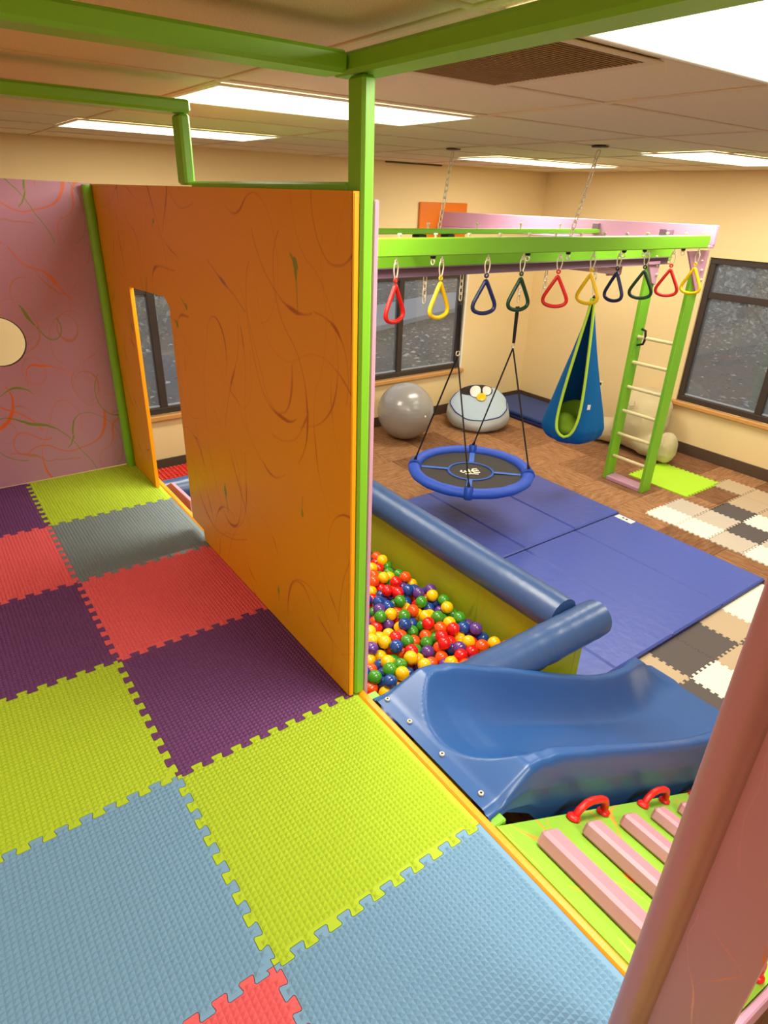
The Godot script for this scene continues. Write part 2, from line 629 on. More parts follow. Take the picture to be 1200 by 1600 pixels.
# ------------------------------------------------------------------ scene
func _ready():
	rng.seed = 11
	# camera, sky, exposure
	var cam := Camera3D.new()
	cam.name = "camera"
	cam.position = Vector3(-0.3006, 1.5107, 1.3613)
	cam.rotation = Vector3(-0.463804, -0.640024, 0.034096)
	cam.fov = 78.334
	cam.near = 0.02
	cam.current = true
	add_child(cam)
	var env := Environment.new()
	env.background_mode = Environment.BG_SKY
	var sky := Sky.new()
	var sm := ProceduralSkyMaterial.new()
	sm.sky_top_color = Color(0.88, 0.88, 0.9)
	sm.sky_horizon_color = Color(0.9, 0.9, 0.92)
	sm.ground_bottom_color = Color(0.3, 0.3, 0.3)
	sm.ground_horizon_color = Color(0.4, 0.4, 0.42)
	sky.sky_material = sm
	env.sky = sky
	env.background_energy_multiplier = 1.0
	env.tonemap_mode = Environment.TONE_MAPPER_LINEAR
	env.tonemap_exposure = 1.45
	env.sdfgi_enabled = true
	env.ssao_enabled = true
	env.ssil_enabled = true
	var we := WorldEnvironment.new()
	we.name = "environment"
	we.environment = env
	add_child(we)
	materials()
	# large lamps (the ceiling's fittings)
	var g := 3.0
	ceiling_light(0.73, 1.95, -1.63, -1.06, "white ceiling light panel seen behind the tall green post", g)
	ceiling_light(0.68, 1.92, -3.45, -2.87, "narrow-looking ceiling light panel farthest left, near the back wall", g)
	ceiling_light(0.77, 1.99, 0.24, 0.84, "large bright ceiling light panel beside the brown air vent", g)
	ceiling_light(3.95, 5.6, -3.5, -2.92, "ceiling light panel between the two hanging support chains", g)
	ceiling_light(4.15, 5.7, -1.76, -1.2, "ceiling light panel above the right-hand window wall", g)
	ceiling_light(4.2, 5.42, 0.3, 0.9, "ceiling light panel above the checkered floor tiles", g)
	ceiling_light(0.77, 1.99, 2.1, 2.7, "ceiling light panel behind the deck end", g)
	ceiling_light(-2.95, -1.73, -1.02, -0.42, "ceiling light panel over the left part of the deck", g * 0.7)
	ceiling_light(-2.95, -1.73, 1.42, 2.02, "ceiling light panel over the left end of the deck, behind the viewer", g * 0.7)
	room()
	outside()
	deck()
	ball_pit()
	slide()
	ramp()
	monkey_frame()
	floor_things()
	balls()

# ------------------------------------------------------------------ room
func room():
	var x0 := -4.0
	var z1 := 4.2
	var f := struct("floor")
	part(f, "floor_slab", box2(Vector3(x0, FLOOR - 0.15, WB), Vector3(WR, FLOOR - 0.006, z1), 0.0), M.carpet_base)
	var s := 0.5
	var tile := box(Vector3(s - 0.003, 0.006, s - 0.003), 0.0015)
	for j in 13:
		for i in 12:
			var c := Vector3(WR - (i + 0.5) * s, FLOOR - 0.003, WB + (j + 0.5) * s)
			part(f, "carpet_tile", tile, M["carpet%d%d" % [rng.randi() % 3, (i + j) % 2]], c)
	# ceiling
	var ce := struct("ceiling")
	part(ce, "ceiling_slab", box2(Vector3(x0, CEIL + 0.02, WB), Vector3(WR, CEIL + 0.15, z1), 0.0), M.slab)
	var panel := box(Vector3(1.2, 0.012, 0.594), 0.004)
	var rim := box(Vector3(0.02, 0.01, 0.61), 0.0)
	for j in range(-8, 7):
		for i in range(-4, 5):
			var cx := 0.73 + 1.22 * (i + 0.5)
			var cz := -0.395 + 0.61 * (j + 0.5)
			if cx - 0.6 > WR or cz - 0.3 < WB - 0.3: continue
			var w := minf(cx + 0.6, WR - 0.005) - (cx - 0.6)
			var zl := maxf(cz - 0.297, WB + 0.005)
			if w < 0.05 or cz + 0.297 - zl < 0.05: continue
			if w < 1.19 or zl > cz - 0.296:
				part(ce, "ceiling_tile", box2(Vector3(cx - 0.6, CEIL + 0.004, zl), Vector3(cx - 0.6 + w, CEIL + 0.016, cz + 0.297), 0.004), M.ceil)
			else:
				part(ce, "ceiling_tile", panel, M.ceil, Vector3(cx, CEIL + 0.01, cz))
	for j in range(-7, 8):
		var z := -0.395 + 0.61 * j
		if z > WB: part(ce, "grid_bar", box2(Vector3(x0, CEIL - 0.001, z - 0.011), Vector3(WR, CEIL + 0.02, z + 0.011), 0.002), M.grid)
	for i in range(-4, 5):
		var x := 0.73 + 1.22 * i
		part(ce, "grid_bar", box2(Vector3(x - 0.011, CEIL - 0.0015, WB), Vector3(x + 0.011, CEIL + 0.02, z1), 0.002), M.grid)
	# walls: back with a long window, right with a window
	wall_with_window("wall_back", true, 0.45, 5.27, -0.43, 1.065)
	wall_with_window("wall_right", false, -2.29, 1.9, -0.43, 1.065)
	var wl := struct("wall_left")
	part(wl, "wall_board", box2(Vector3(x0 - 0.15, FLOOR - 0.15, WB - 0.15), Vector3(x0, CEIL + 0.15, z1 + 0.15), 0.0), M.wall)
	var wf := struct("wall_front")
	part(wf, "wall_board", box2(Vector3(x0, FLOOR - 0.15, z1), Vector3(WR, CEIL + 0.15, z1 + 0.15), 0.0), M.wall)
	var bb := struct("baseboard_back")
	part(bb, "base_strip", box2(Vector3(x0, FLOOR, WB), Vector3(WR, FLOOR + 0.125, WB + 0.012), 0.004), M.base)
	var br := struct("baseboard_right")
	part(br, "base_strip", box2(Vector3(WR - 0.012, FLOOR, WB + 0.012), Vector3(WR, FLOOR + 0.125, z1), 0.004), M.base)
	window("window_1", true, 0.45, 5.27, [1.47, 2.89, 4.31])
	window("window_2", false, -2.29, 1.9, [-1.41, -0.04, 1.33])
	# air vent
	var v := thing("ceiling_vent", "square brown slatted air return vent in the ceiling beside the large light panel", "air vent", Vector3(1.1, CEIL - 0.003, -0.11))
	var st := new_st()
	for k in [-1, 1]:
		add_box(st, Vector3(0, 0, k * 0.29), Vector3(0.62, 0.005, 0.03), 0.002)
		add_box(st, Vector3(k * 0.295, 0, 0), Vector3(0.03, 0.005, 0.56), 0.002)
	part(v, "vent_frame", st.commit(), M.grid)
	part(v, "vent_backing", box(Vector3(0.57, 0.004, 0.56), 0.0), M.vent_back, Vector3(0, 0.010, 0))
	var sl := box(Vector3(0.56, 0.002, 0.011), 0.0005, Basis(Vector3.RIGHT, 0.5))
	for k in 36: part(v, "slat", sl, M.vent, Vector3(0, 0.002, -0.272 + k * 0.01555))
	# wall socket plate
	var o := thing("wall_socket", "small cream socket plate low on the right wall beside the blue pod swing", "socket", Vector3(WR - 0.004, -0.53, -3.3))
	part(o, "cover_plate", box(Vector3(0.008, 0.15, 0.085), 0.003), M.cream_peg)
	for k in [-1, 1]: part(o, "plug_hole", box(Vector3(0.004, 0.03, 0.02), 0.001), M.black, Vector3(-0.005, k * 0.035 + 0.01, 0.012 * k))
	# board at the back wall
	var ob := thing("orange_board", "orange painted board fixed high on the back wall behind the lilac beam", "board", Vector3(4.81, 1.3, WB + 0.02))
	part(ob, "board_panel", box(Vector3(0.69, 0.36, 0.03), 0.006), M.orange)

func wall_with_window(called: String, back: bool, a: float, b: float, y0: float, y1: float):
	var w := struct(called)
	var st := new_st()
	var t := 0.16
	var lo := -4.16 if back else WB - t
	var hi := WR + t if back else 4.36
	var rects := [[lo, a, FLOOR - 0.15, CEIL + 0.15], [b, hi, FLOOR - 0.15, CEIL + 0.15], [a, b, FLOOR - 0.15, y0], [a, b, y1, CEIL + 0.15]]
	for r in rects:
		if back: add_box(st, Vector3((r[0] + r[1]) * 0.5, (r[2] + r[3]) * 0.5, WB - t * 0.5), Vector3(r[1] - r[0], r[3] - r[2], t), 0.0)
		else: add_box(st, Vector3(WR + t * 0.5, (r[2] + r[3]) * 0.5, (r[0] + r[1]) * 0.5), Vector3(t, r[3] - r[2], r[1] - r[0]), 0.0)
	part(w, "wall_board", st.commit(), M.wall)

func window(called: String, back: bool, a: float, b: float, mull: Array):
	var w := struct(called)
	var y0 := -0.43
	var y1 := 1.065
	var put := func(n: String, u0: float, u1: float, ya: float, yb: float, d0: float, d1: float, m: Material, bev := 0.004):
		if back: part(w, n, box2(Vector3(u0, ya, WB - d1), Vector3(u1, yb, WB - d0), bev), m)
		else: part(w, n, box2(Vector3(WR + d0, ya, u0), Vector3(WR + d1, yb, u1), bev), m)
	put.call("window_frame", a, b, y0, y0 + 0.06, 0.02, 0.11, M.frame)
	put.call("window_frame", a, b, y1 - 0.06, y1, 0.02, 0.11, M.frame)
	put.call("window_frame", a, a + 0.06, y0 + 0.06, y1 - 0.06, 0.02, 0.11, M.frame)
	put.call("window_frame", b - 0.06, b, y0 + 0.06, y1 - 0.06, 0.02, 0.11, M.frame)
	var xs := [a + 0.06]
	for m in mull:
		put.call("mullion", m - 0.035, m + 0.035, y0 + 0.06, y1 - 0.06, 0.025, 0.105, M.frame)
		xs.append(m)
	xs.append(b - 0.06)
	for k in xs.size() - 1:
		var l: float = xs[k] + (0.035 if k > 0 else 0.0)
		var r: float = xs[k + 1] - (0.035 if k < xs.size() - 2 else 0.0)
		put.call("transom", l, r, 0.67, 0.735, 0.03, 0.1, M.frame)
		put.call("pane", l, r, y0 + 0.06, 0.67, 0.06, 0.066, M.glass, 0.0)
		put.call("pane", l, r, 0.735, y1 - 0.06, 0.06, 0.066, M.glass, 0.0)
		# slim grey glazing beads
		put.call("glazing_bead", l, r, y0 + 0.06, y0 + 0.078, 0.045, 0.075, M.path)
	put.call("window_sill", a - 0.04, b + 0.04, y0 - 0.045, y0, -0.05, 0.02, M.wood, 0.006)
	# pale jamb strip beside the frame
	if back: put.call("jamb_strip", b, b + 0.03, y0, y1, -0.006, 0.02, M.white)

func outside():
	var fn := FastNoiseLite.new()
	fn.seed = 77
	fn.frequency = 0.25
	var hgt := func(x: float, z: float) -> float:
		var d := maxf(maxf(x - WR, WB - z), 0.0)
		return -1.3 + 0.07 * d + 0.10 * fn.get_noise_2d(x, z) + 0.0025 * d * d
	var rows := []
	for j in 60:
		var row := PackedVector3Array()
		for i in 60:
			var x := -14.0 + i * 0.9
			var z := 14.0 - j * 0.9
			row.append(Vector3(x, hgt.call(x, z) if x > WR + 0.2 or z < WB - 0.2 else -1.35, z))
		rows.append(row)
	var g := part(self, "ground", grid(rows), M.ground)
	g.set_meta("kind", "structure")
	# concrete path behind the back window
	var pa := struct("path")
	part(pa, "path_slab", box(Vector3(7.5, 0.1, 1.5), 0.01, Basis(Vector3.UP, 0.35)), M.path, Vector3(9.6, -0.72, -10.4))
	# litter of dry leaves: nobody could count them
	var quadm := new_st()
	tri(quadm, Vector3(-0.5, 0, 0), Vector3(0, 0.08, 0.28), Vector3(0.5, 0, 0))
	tri(quadm, Vector3(-0.5, 0, 0), Vector3(0.5, 0, 0), Vector3(0, 0.1, -0.28))
	var leaf := quadm.commit()
	var r := RandomNumberGenerator.new()
	r.seed = 5
	var mm := MultiMesh.new()
	mm.transform_format = MultiMesh.TRANSFORM_3D
	mm.use_colors = true
	mm.mesh = leaf
	mm.instance_count = 16000
	for k in 16000:
		var x := 0.0
		var z := 0.0
		if k % 2 == 0:
			x = WR + 0.4 + pow(r.randf(), 1.7) * 16.0
			z = r.randf_range(-14.0, 9.0)
		else:
			x = r.randf_range(-4.0, 18.0)
			z = WB - 0.4 - pow(r.randf(), 1.7) * 14.0
		var y: float = hgt.call(x, z) + 0.015
		var s := r.randf_range(0.05, 0.13)
		var b := Basis(Vector3.UP, r.randf() * TAU) * Basis(Vector3.RIGHT, r.randf_range(-0.5, 0.5))
		mm.set_instance_transform(k, Transform3D(b.scaled(Vector3.ONE * s), Vector3(x, y, z)))
		var v := r.randf_range(0.25, 1.5)
		mm.set_instance_color(k, Color(v, v * r.randf_range(0.9, 1.02), v * r.randf_range(0.85, 1.1)))
	var lm := MultiMeshInstance3D.new()
	lm.name = "leaf_litter"
	lm.multimesh = mm
	lm.material_override = M.leaf
	add_child(lm, true)
	tag(lm, "pale fallen leaves scattered over the dark ground outside the windows", "leaves", "", "stuff")
	# shrubs
	var spots := [[Vector3(1.5, 0, -8.6), 1.5, "leafy pale shrub outside the back window, seen through the orange doorway"], [Vector3(11.5, 0, -3.2), 1.7, "tangled grey shrub outside the right-hand window"], [Vector3(12.5, 0, 1.2), 1.6, "tangled shrub outside, farther along the right-hand window"], [Vector3(6.0, 0, -12.4), 1.6, "grey shrub beyond the path outside the back window"]]
	for sp in spots:
		var p: Vector3 = sp[0]
		p.y = hgt.call(p.x, p.z)
		var t := thing("shrub", sp[2], "shrub", p, "shrubs outside the windows")
		var st := []
		for k in 9:
			var a := TAU * k / 9.0 + r.randf()
			var tip := Vector3(cos(a) * sp[1] * 0.8, sp[1] * r.randf_range(0.7, 1.3), sin(a) * sp[1] * 0.8)
			st.append(tube([Vector3.ZERO, tip * 0.5 + Vector3(0, 0.2, 0), tip], [0.03, 0.02, 0.006], 5))
		part(t, "stem", join(st), M.bark)
		var m2 := MultiMesh.new()
		m2.transform_format = MultiMesh.TRANSFORM_3D
		m2.use_colors = true
		m2.mesh = leaf
		m2.instance_count = 2600
		for k in 2600:
			var d := Vector3(r.randfn(), r.randfn() * 0.8, r.randfn()).normalized() * pow(r.randf(), 0.4)
			var b := Basis.from_euler(Vector3(r.randf() * 6.0, r.randf() * 6.0, r.randf() * 6.0))
			m2.set_instance_transform(k, Transform3D(b.scaled(Vector3.ONE * r.randf_range(0.06, 0.13)), Vector3(d.x, d.y * 0.8 + 0.75, d.z) * sp[1]))
			var v := r.randf_range(0.35, 1.4)
			m2.set_instance_color(k, Color(v * 0.92, v, v * 0.95))
		var li := MultiMeshInstance3D.new()
		li.name = "foliage"
		li.multimesh = m2
		li.material_override = M.leaf
		li.set_meta("kind", "stuff")
		t.add_child(li, true)
	# plain shed seen past the back window's left pane
	var sh := thing("garden_shed", "plain tan shed outside, behind the back window's left pane", "shed", Vector3(4.2, hgt.call(4.2, -13.0), -13.6))
	part(sh, "shed_wall", box(Vector3(2.6, 2.4, 1.6), 0.02), M.shed, Vector3(0, 1.2, 0))
	part(sh, "shed_roof", box(Vector3(2.9, 0.12, 1.9), 0.02), M.frame, Vector3(0, 2.46, 0))
	# trees
	for tr in [[14.5, -5.5, "dark tree trunk outside the right-hand window, left of two"], [15.5, 0.5, "dark tree trunk outside the right-hand window, right of two"], [9.0, -15.0, "dark tree trunk far outside the back window"]]:
		var t := thing("tree", tr[2], "tree", Vector3(tr[0], hgt.call(tr[0], tr[1]) - 0.1, tr[1]), "trees outside the windows")
		part(t, "trunk", tube([Vector3.ZERO, Vector3(0.05, 1.5, 0.1), Vector3(-0.05, 4.0, 0), Vector3(0.1, 7.0, 0.1)], [0.26, 0.2, 0.17, 0.1], 10), M.bark)
		var br := []
		for k in 8:
			var a := TAU * k / 8.0
			br.append(tube([Vector3(0, 2.4 + k * 0.5, 0), Vector3(cos(a) * 0.9, 3.3 + k * 0.5, sin(a) * 0.9), Vector3(cos(a) * 1.9, 3.6 + k * 0.6, sin(a) * 1.9)], [0.07, 0.05, 0.015], 6))
		part(t, "branches", join(br), M.bark)

# ------------------------------------------------------------------ raised deck
func deck():
	var t := thing("play_deck", "raised wooden play deck with an orange edge strip under the foam tiles", "play deck", Vector3(0, FLOOR, 0))
	part(t, "deck_board", box2(Vector3(-2.0, 0.93, -2.46), Vector3(0.62, 0.986, 2.1), 0.004), M.orange)
	part(t, "edge_strip", box2(Vector3(0.6205, 0.90, -2.44), Vector3(0.648, 1.002, 1.10), 0.006), M.trim)
	part(t, "skirt_board", box2(Vector3(0.58, 0.0, -2.44), Vector3(0.612, 0.925, 1.3), 0.004), M.lilac)
	part(t, "corner_block", box2(Vector3(0.65, 0.93, 0.015), Vector3(0.69, 0.985, 0.058), 0.004), M.green)
	part(t, "corner_block", box2(Vector3(0.65, 0.93, 0.604), Vector3(0.70, 0.985, 0.635), 0.004), M.green)
	# jigsaw foam tiles on the deck
	var S := 0.61
	var names := {
		"0,-4": ["lime", "lime green foam tile in the far corner by the orange doorway"],
		"0,-3": ["slate", "slate grey foam tile, the only grey one on the deck"],
		"0,-2": ["coral", "coral red foam tile along the foot of the orange wall"],
		"0,-1": ["plum", "dark purple foam tile against the near end of the orange wall"],
		"0,0": ["lime", "lime green foam tile in front of the tall green post, beside the slide"],
		"0,1": ["blue", "light blue foam tile beside the climbing ramp, at the lilac rail"],
		"0,2": ["lime", "lime green foam tile behind the lilac rail at the deck end"],
		"-1,-4": ["plum", "dark purple foam tile touching the scribbled mauve wall"],
		"-1,-3": ["coral", "coral red foam tile left of the slate grey one"],
		"-1,-2": ["plum", "dark purple foam tile left of the coral red wall-side tile"],
		"-1,-1": ["lime", "lime green foam tile between purple and blue tiles on the left"],
		"-1,0": ["blue", "large light blue foam tile left of the nearest lime green one"],
		"-1,1": ["coral", "coral red foam tile showing only its jigsaw corner between blue tiles"],
		"-1,2": ["plum", "dark purple foam tile behind the coral red corner tile"],
	}
	for key in names:
		var ij: Array = key.split(",")
		var i := int(ij[0])
		var j := int(ij[1])
		var fl := [1, 1, 1, 1]
		if i == 0: fl[1] = 0
		if j == -4: fl[0] = 0
		if i == -1: fl[3] = 0
		if j == 2: fl[2] = 0
		foam("foam_tile", M[names[key][0]], Vector2(S + (0.008 if i == 0 else 0.0), S), Vector2(i * S, j * S), 0.0, 0.013, fl, 10, 0.0115, 44, names[key][1], "jigsaw foam tiles on the deck")
	# orange wall with a doorway
	var ow := thing("orange_wall", "orange painted play wall with a tall doorway and fine crackled paint", "play wall", Vector3(0.588, 0, 0))
	var st := new_st()
	var P := PackedVector2Array([Vector2(0.0, 0.003), Vector2(0.008, 1.522), Vector2(-2.42, 1.527), Vector2(-2.42, 0.003), Vector2(-2.0, 0.003), Vector2(-1.97, 1.085), Vector2(-1.45, 1.105), Vector2(-1.395, 1.07), Vector2(-1.415, 0.065), Vector2(-1.272, 0.06), Vector2(-1.272, 0.003)])
	prism(st, P, Vector3(0.017, 0, 0), Vector3(0, 0, 1), Vector3.UP, 0.017, 0.4, Vector2(-2.44, 0))
	part(ow, "wall_panel", st.commit(), M.orange_paint)
	part(ow, "edge_band", box2(Vector3(0.0, 0.003, 0.0012), Vector3(0.017, 1.52, 0.0095), 0.003), M.trim)
	part(ow, "jamb_edge", box(Vector3(0.02, 1.085, 0.008), 0.002, Basis(Vector3.RIGHT, 0.0275)), M.trim, Vector3(0.009, 0.545, -1.981))
	part(ow, "top_rail", box2(Vector3(0.019, 1.45, -1.06), Vector3(0.054, 1.541, -0.053), 0.006), M.green)
	part(ow, "back_panel", box2(Vector3(0.064, -0.25, -1.27), Vector3(0.080, 1.505, 0.002), 0.003), M.lilac, Vector3.ZERO, "pale lilac outer skin")
	# posts and beams
	var p := thing("frame_post", "tall bright green post at the near end of the orange wall", "post", Vector3(0.607, 0, 0))
	part(p, "post_shaft", box2(Vector3(0.0, 0.003, -0.05), Vector3(0.036, 1.748, 0.016), 0.007), M.green)
	var p3 := thing("corner_post", "slim green corner post where the mauve wall meets the orange wall", "post", Vector3(0.568, 0.003, -2.40))
	part(p3, "post_shaft", tube([Vector3.ZERO, Vector3(0, 1.52, 0)], 0.026, 14), M.green)
	var p2 := thing("short_post", "short green post standing on top of the orange wall", "post", Vector3(0.590, 1.526, -1.1))
	part(p2, "post_shaft", box2(Vector3(0.0, 0.003, -0.045), Vector3(0.038, 0.218, 0.035), 0.008), M.green)
	var b1 := thing("overhead_beam", "green ceiling beam running left from the tall green post", "beam", Vector3(0, 1.75, -0.072))
	part(b1, "beam_bar", box2(Vector3(-3.0, 0.0, -0.045), Vector3(0.598, 0.042, 0.045), 0.008), M.green)
	var b2 := thing("overhead_beam", "green ceiling beam running right, above the slide and deck edge", "beam", Vector3(0.61, 1.75, 0))
	part(b2, "beam_bar", box2(Vector3(-0.011, 0.0, -0.105), Vector3(0.075, 0.042, 2.0), 0.008), M.green)
	var b3 := thing("overhead_beam", "far green ceiling beam resting on the short green post", "beam", Vector3(0, 1.745, -1.10))
	part(b3, "beam_bar", box2(Vector3(-3.0, 0.001, -0.05), Vector3(0.632, 0.04, 0.04), 0.008), M.green)
	# scribbled mauve wall with a round porthole: two halves around the hole
	var mw := thing("mauve_wall", "mauve play wall with a round porthole and orange and green scribbles", "play wall", Vector3(0, 0, -2.44))
	var hc := Vector2(0.028, 0.785)
	var hr := 0.127
	var stm := new_st()
	var left := PackedVector2Array([Vector2(-2.0, 0.004), Vector2(hc.x, 0.004)])
	for k in 25:
		var a := -PI / 2 - PI * k / 24.0
		left.append(hc + Vector2(cos(a), sin(a)) * hr)
	left.append_array([Vector2(hc.x, 1.54), Vector2(-2.0, 1.56)])
	var right := PackedVector2Array([Vector2(0.6, 0.004), Vector2(0.6, 1.53), Vector2(hc.x, 1.54)])
	for k in 25:
		var a := PI / 2 - PI * k / 24.0
		right.append(hc + Vector2(cos(a), sin(a)) * hr)
	right.append(Vector2(hc.x, 0.004))
	prism(stm, left, Vector3(0, 0, -0.02), Vector3.RIGHT, Vector3.UP, 0.02, 0.8, Vector2(-0.65, 0))
	prism(stm, right, Vector3(0, 0, -0.02), Vector3.RIGHT, Vector3.UP, 0.02, 0.8, Vector2(-0.65, 0))
	part(mw, "wall_panel", stm.commit(), M.mauve_paint)
	var ring := []
	for k in 40:
		var a := TAU * k / 40.0
		ring.append(Vector3(hc.x + cos(a) * hr, hc.y + sin(a) * hr, -0.01))
	part(mw, "porthole_rim", tube(ring, 0.006, 6, true), M.base)
	# mauve rail at the near right end of the deck
	var rp := thing("mauve_rail", "upright mauve rail board with a rounded edge and scratchy orange lines, nearest on the right", "rail board", Vector3(0.49, 0.004, 1.11))
	var prof := [Vector2(0.0, 0.0), Vector2(-0.012, 0.002), Vector2(-0.022, 0.008), Vector2(-0.028, 0.018), Vector2(-0.028, 0.032), Vector2(-0.022, 0.042), Vector2(-0.008, 0.048), Vector2(0.006, 0.052), Vector2(0.010, 0.058)]
	var rows := []
	for y in [0.0, 1.742]:
		var row := PackedVector3Array()
		for q in prof: row.append(Vector3(q.x, y, q.y))
		row.append(Vector3(0.030, y, 0.058)); row.append(Vector3(0.034, y, 0.03)); row.append(Vector3(0.03, y, 0.004))
		rows.append(row)
	part(rp, "edge_post", grid(rows, true, false), M.mauve)
	var st3 := new_st()
	prism(st3, PackedVector2Array([Vector2(0.056, 0), Vector2(0.166, 0), Vector2(0.166, 1.74), Vector2(0.056, 1.74)]), Vector3(0.028, 0, 0), Vector3(0, 0, 1), Vector3.UP, 0.018, 1.6, Vector2(0.0, 0))
	part(rp, "rail_panel", st3.commit(), M.mauve_post)
	# pink board below the doorway
	var pk := thing("pink_board", "small pink cut-corner board low behind the orange doorway", "board", Vector3(0.70, 0, 0))
	var st4 := new_st()
	prism(st4, PackedVector2Array([Vector2(-2.2, -0.55), Vector2(-1.78, -0.55), Vector2(-1.78, -0.02), Vector2(-2.09, -0.03), Vector2(-2.2, -0.09)]), Vector3(0.018, 0, 0), Vector3(0, 0, 1), Vector3.UP, 0.018)
	part(pk, "board_panel", st4.commit(), M.lilac)

# ------------------------------------------------------------------ ball pit
func ball_pit():
	var t := thing("ball_pit", "lime green ball pit box with blue padded rolls on its top edges", "ball pit", Vector3(0, FLOOR, 0))
	var st := new_st()
	prism(st, PackedVector2Array([Vector2(-2.75, 0.0), Vector2(0.0, 0.0), Vector2(0.0, 0.7), Vector2(-2.75, 0.7)]), Vector3(1.925, 0, 0), Vector3(0, 0, 1), Vector3.UP, 0.05, 0.36, Vector2(-2.75, -0.02))
	part(t, "long_wall", st.commit(), M.pit_wall)
	var st2 := new_st()
	prism(st2, PackedVector2Array([Vector2(0.70, 0.0), Vector2(1.873, 0.0), Vector2(1.873, 0.7), Vector2(0.70, 0.7)]), Vector3(0, 0, -0.05), Vector3.RIGHT, Vector3.UP, 0.05, 0.36, Vector2(0.7, -0.02))
	part(t, "end_wall", st2.commit(), M.pit_wall)
	part(t, "back_wall", box2(Vector3(0.70, 0, -2.8), Vector3(1.87, 0.58, -2.752), 0.004), M.pit_wall)
	part(t, "side_wall", box2(Vector3(0.665, 0, -2.75), Vector3(0.698, 0.74, -0.0), 0.004), M.pit_wall)
	part(t, "pit_base", box2(Vector3(0.70, 0.0, -2.75), Vector3(1.873, 0.33, -0.052), 0.0), M.base)
	# padded rolls: slightly lumpy vinyl
	var fn := FastNoiseLite.new()
	fn.seed = 4
	fn.frequency = 3.0
	for r in [[Vector3(1.915, 0.715, -2.82), Vector3(1.915, 0.715, -0.13), 0.098], [Vector3(0.74, 0.71, -0.04), Vector3(2.055, 0.71, -0.04), 0.092], [Vector3(0.70, 0.60, -2.77), Vector3(1.80, 0.60, -2.77), 0.09]]:
		var path := []
		var rad := []
		for k in 41:
			var u := k / 40.0
			path.append(r[0].lerp(r[1], u))
			var e := minf(u, 1.0 - u) * 40.0
			rad.append(r[2] * (1.0 + 0.05 * fn.get_noise_1d(u * 6.0 + r[2] * 900.0)) * (0.985 if e < 0.5 else 1.0))
		part(t, "padded_roll", tube(path, rad, 22), M.roll)

func balls():
	var r := RandomNumberGenerator.new()
	r.seed = 21
	var rad := 0.036
	var mesh := lathe([Vector2(0, -rad), Vector2(rad * 0.38, -rad * 0.925), Vector2(rad * 0.71, -rad * 0.705), Vector2(rad * 0.92, -rad * 0.38), Vector2(rad * 0.995, -rad * 0.06), Vector2(rad * 1.004, 0), Vector2(rad * 0.995, rad * 0.06), Vector2(rad * 0.92, rad * 0.38), Vector2(rad * 0.71, rad * 0.705), Vector2(rad * 0.38, rad * 0.925), Vector2(0, rad)], 20)
	var cols := ["yellow", "orange", "green", "blue", "purple", "red"]
	var wts := [0.27, 0.19, 0.18, 0.16, 0.11, 0.09]
	var spots := []
	# loose heap: lower layer, then an upper one resting in its hollows
	for layer in 2:
		var row := 0
		var z := -0.09 - layer * 0.02
		while z > -1.62:
			var x := 0.74 + (rad if (row + layer) % 2 else 0.0)
			while x < 1.84:
				var px := x + r.randf_range(-0.008, 0.008)
				var pz := z + r.randf_range(-0.008, 0.008)
				var y := -0.632 + layer * 0.056 + r.randf_range(-0.006, 0.010)
				var vis := pz > 1.36 - 1.40 * (px + 0.3) - 0.06
				if vis and (layer == 0 or r.randf() < 0.5): spots.append(Vector3(px, y, pz))
				x += rad * 2.0 + 0.002
			z -= rad * 1.76
			row += 1
	var kinds := []
	for s in spots:
		var q := r.randf()
		var k := 0
		while k < 5 and q > wts[k]:
			q -= wts[k]
			k += 1
		kinds.append(k)
	var count := {}
	var labs := []
	for i in spots.size():
		var s: Vector3 = spots[i]
		var near := []
		for j in spots.size():
			if j != i and spots[j].y > -0.61: near.append([spots[j].distance_to(s), j])
		near.sort_custom(func(a, b): return a[0] < b[0])
		var where := "mid pit"
		if s.x > 1.77: where = "against the lime pit wall"
		elif s.z > -0.17: where = "by the end roll"
		elif s.z < 1.36 - 1.40 * (s.x + 0.3) + 0.06: where = "beside the lilac panel"
		elif s.x > 1.5: where = "near the lime pit wall"
		elif s.z > -0.4: where = "near the slide"
		var lb := "%s pit ball %s%s, next to %s, %s, %s" % [cols[kinds[i]], where, "" if s.y > -0.605 else ", low down", cols[kinds[near[0][1]]], cols[kinds[near[1][1]]], cols[kinds[near[2][1]]]]
		if labs.has(lb): lb += ", " + cols[kinds[near[3][1]]]
		labs.append(lb)
	for i in spots.size():
		var o := MeshInstance3D.new()
		o.name = numbered("pit_ball")
		o.mesh = mesh
		o.material_override = M["ball_" + cols[kinds[i]]]
		o.position = spots[i]
		o.rotation = Vector3(r.randf() * 6.0, r.randf() * 6.0, 0)
		add_child(o, true)
		tag(o, labs[i], "ball", cols[kinds[i]] + " balls in the ball pit")
	print("balls ", spots.size())
	# orange cord lying over the balls
	var t := thing("loose_string", "thin orange string trailing over the pit balls beside the slide corner", "string", Vector3(0.83, -0.52, -0.13))
	part(t, "string_strand", tube([Vector3(-0.06, -0.01, 0.02), Vector3(-0.03, 0.015, 0.0), Vector3(0.0, 0.02, -0.05), Vector3(0.04, 0.015, -0.09), Vector3(0.03, 0.0, -0.14)], 0.006, 6), M.cord)

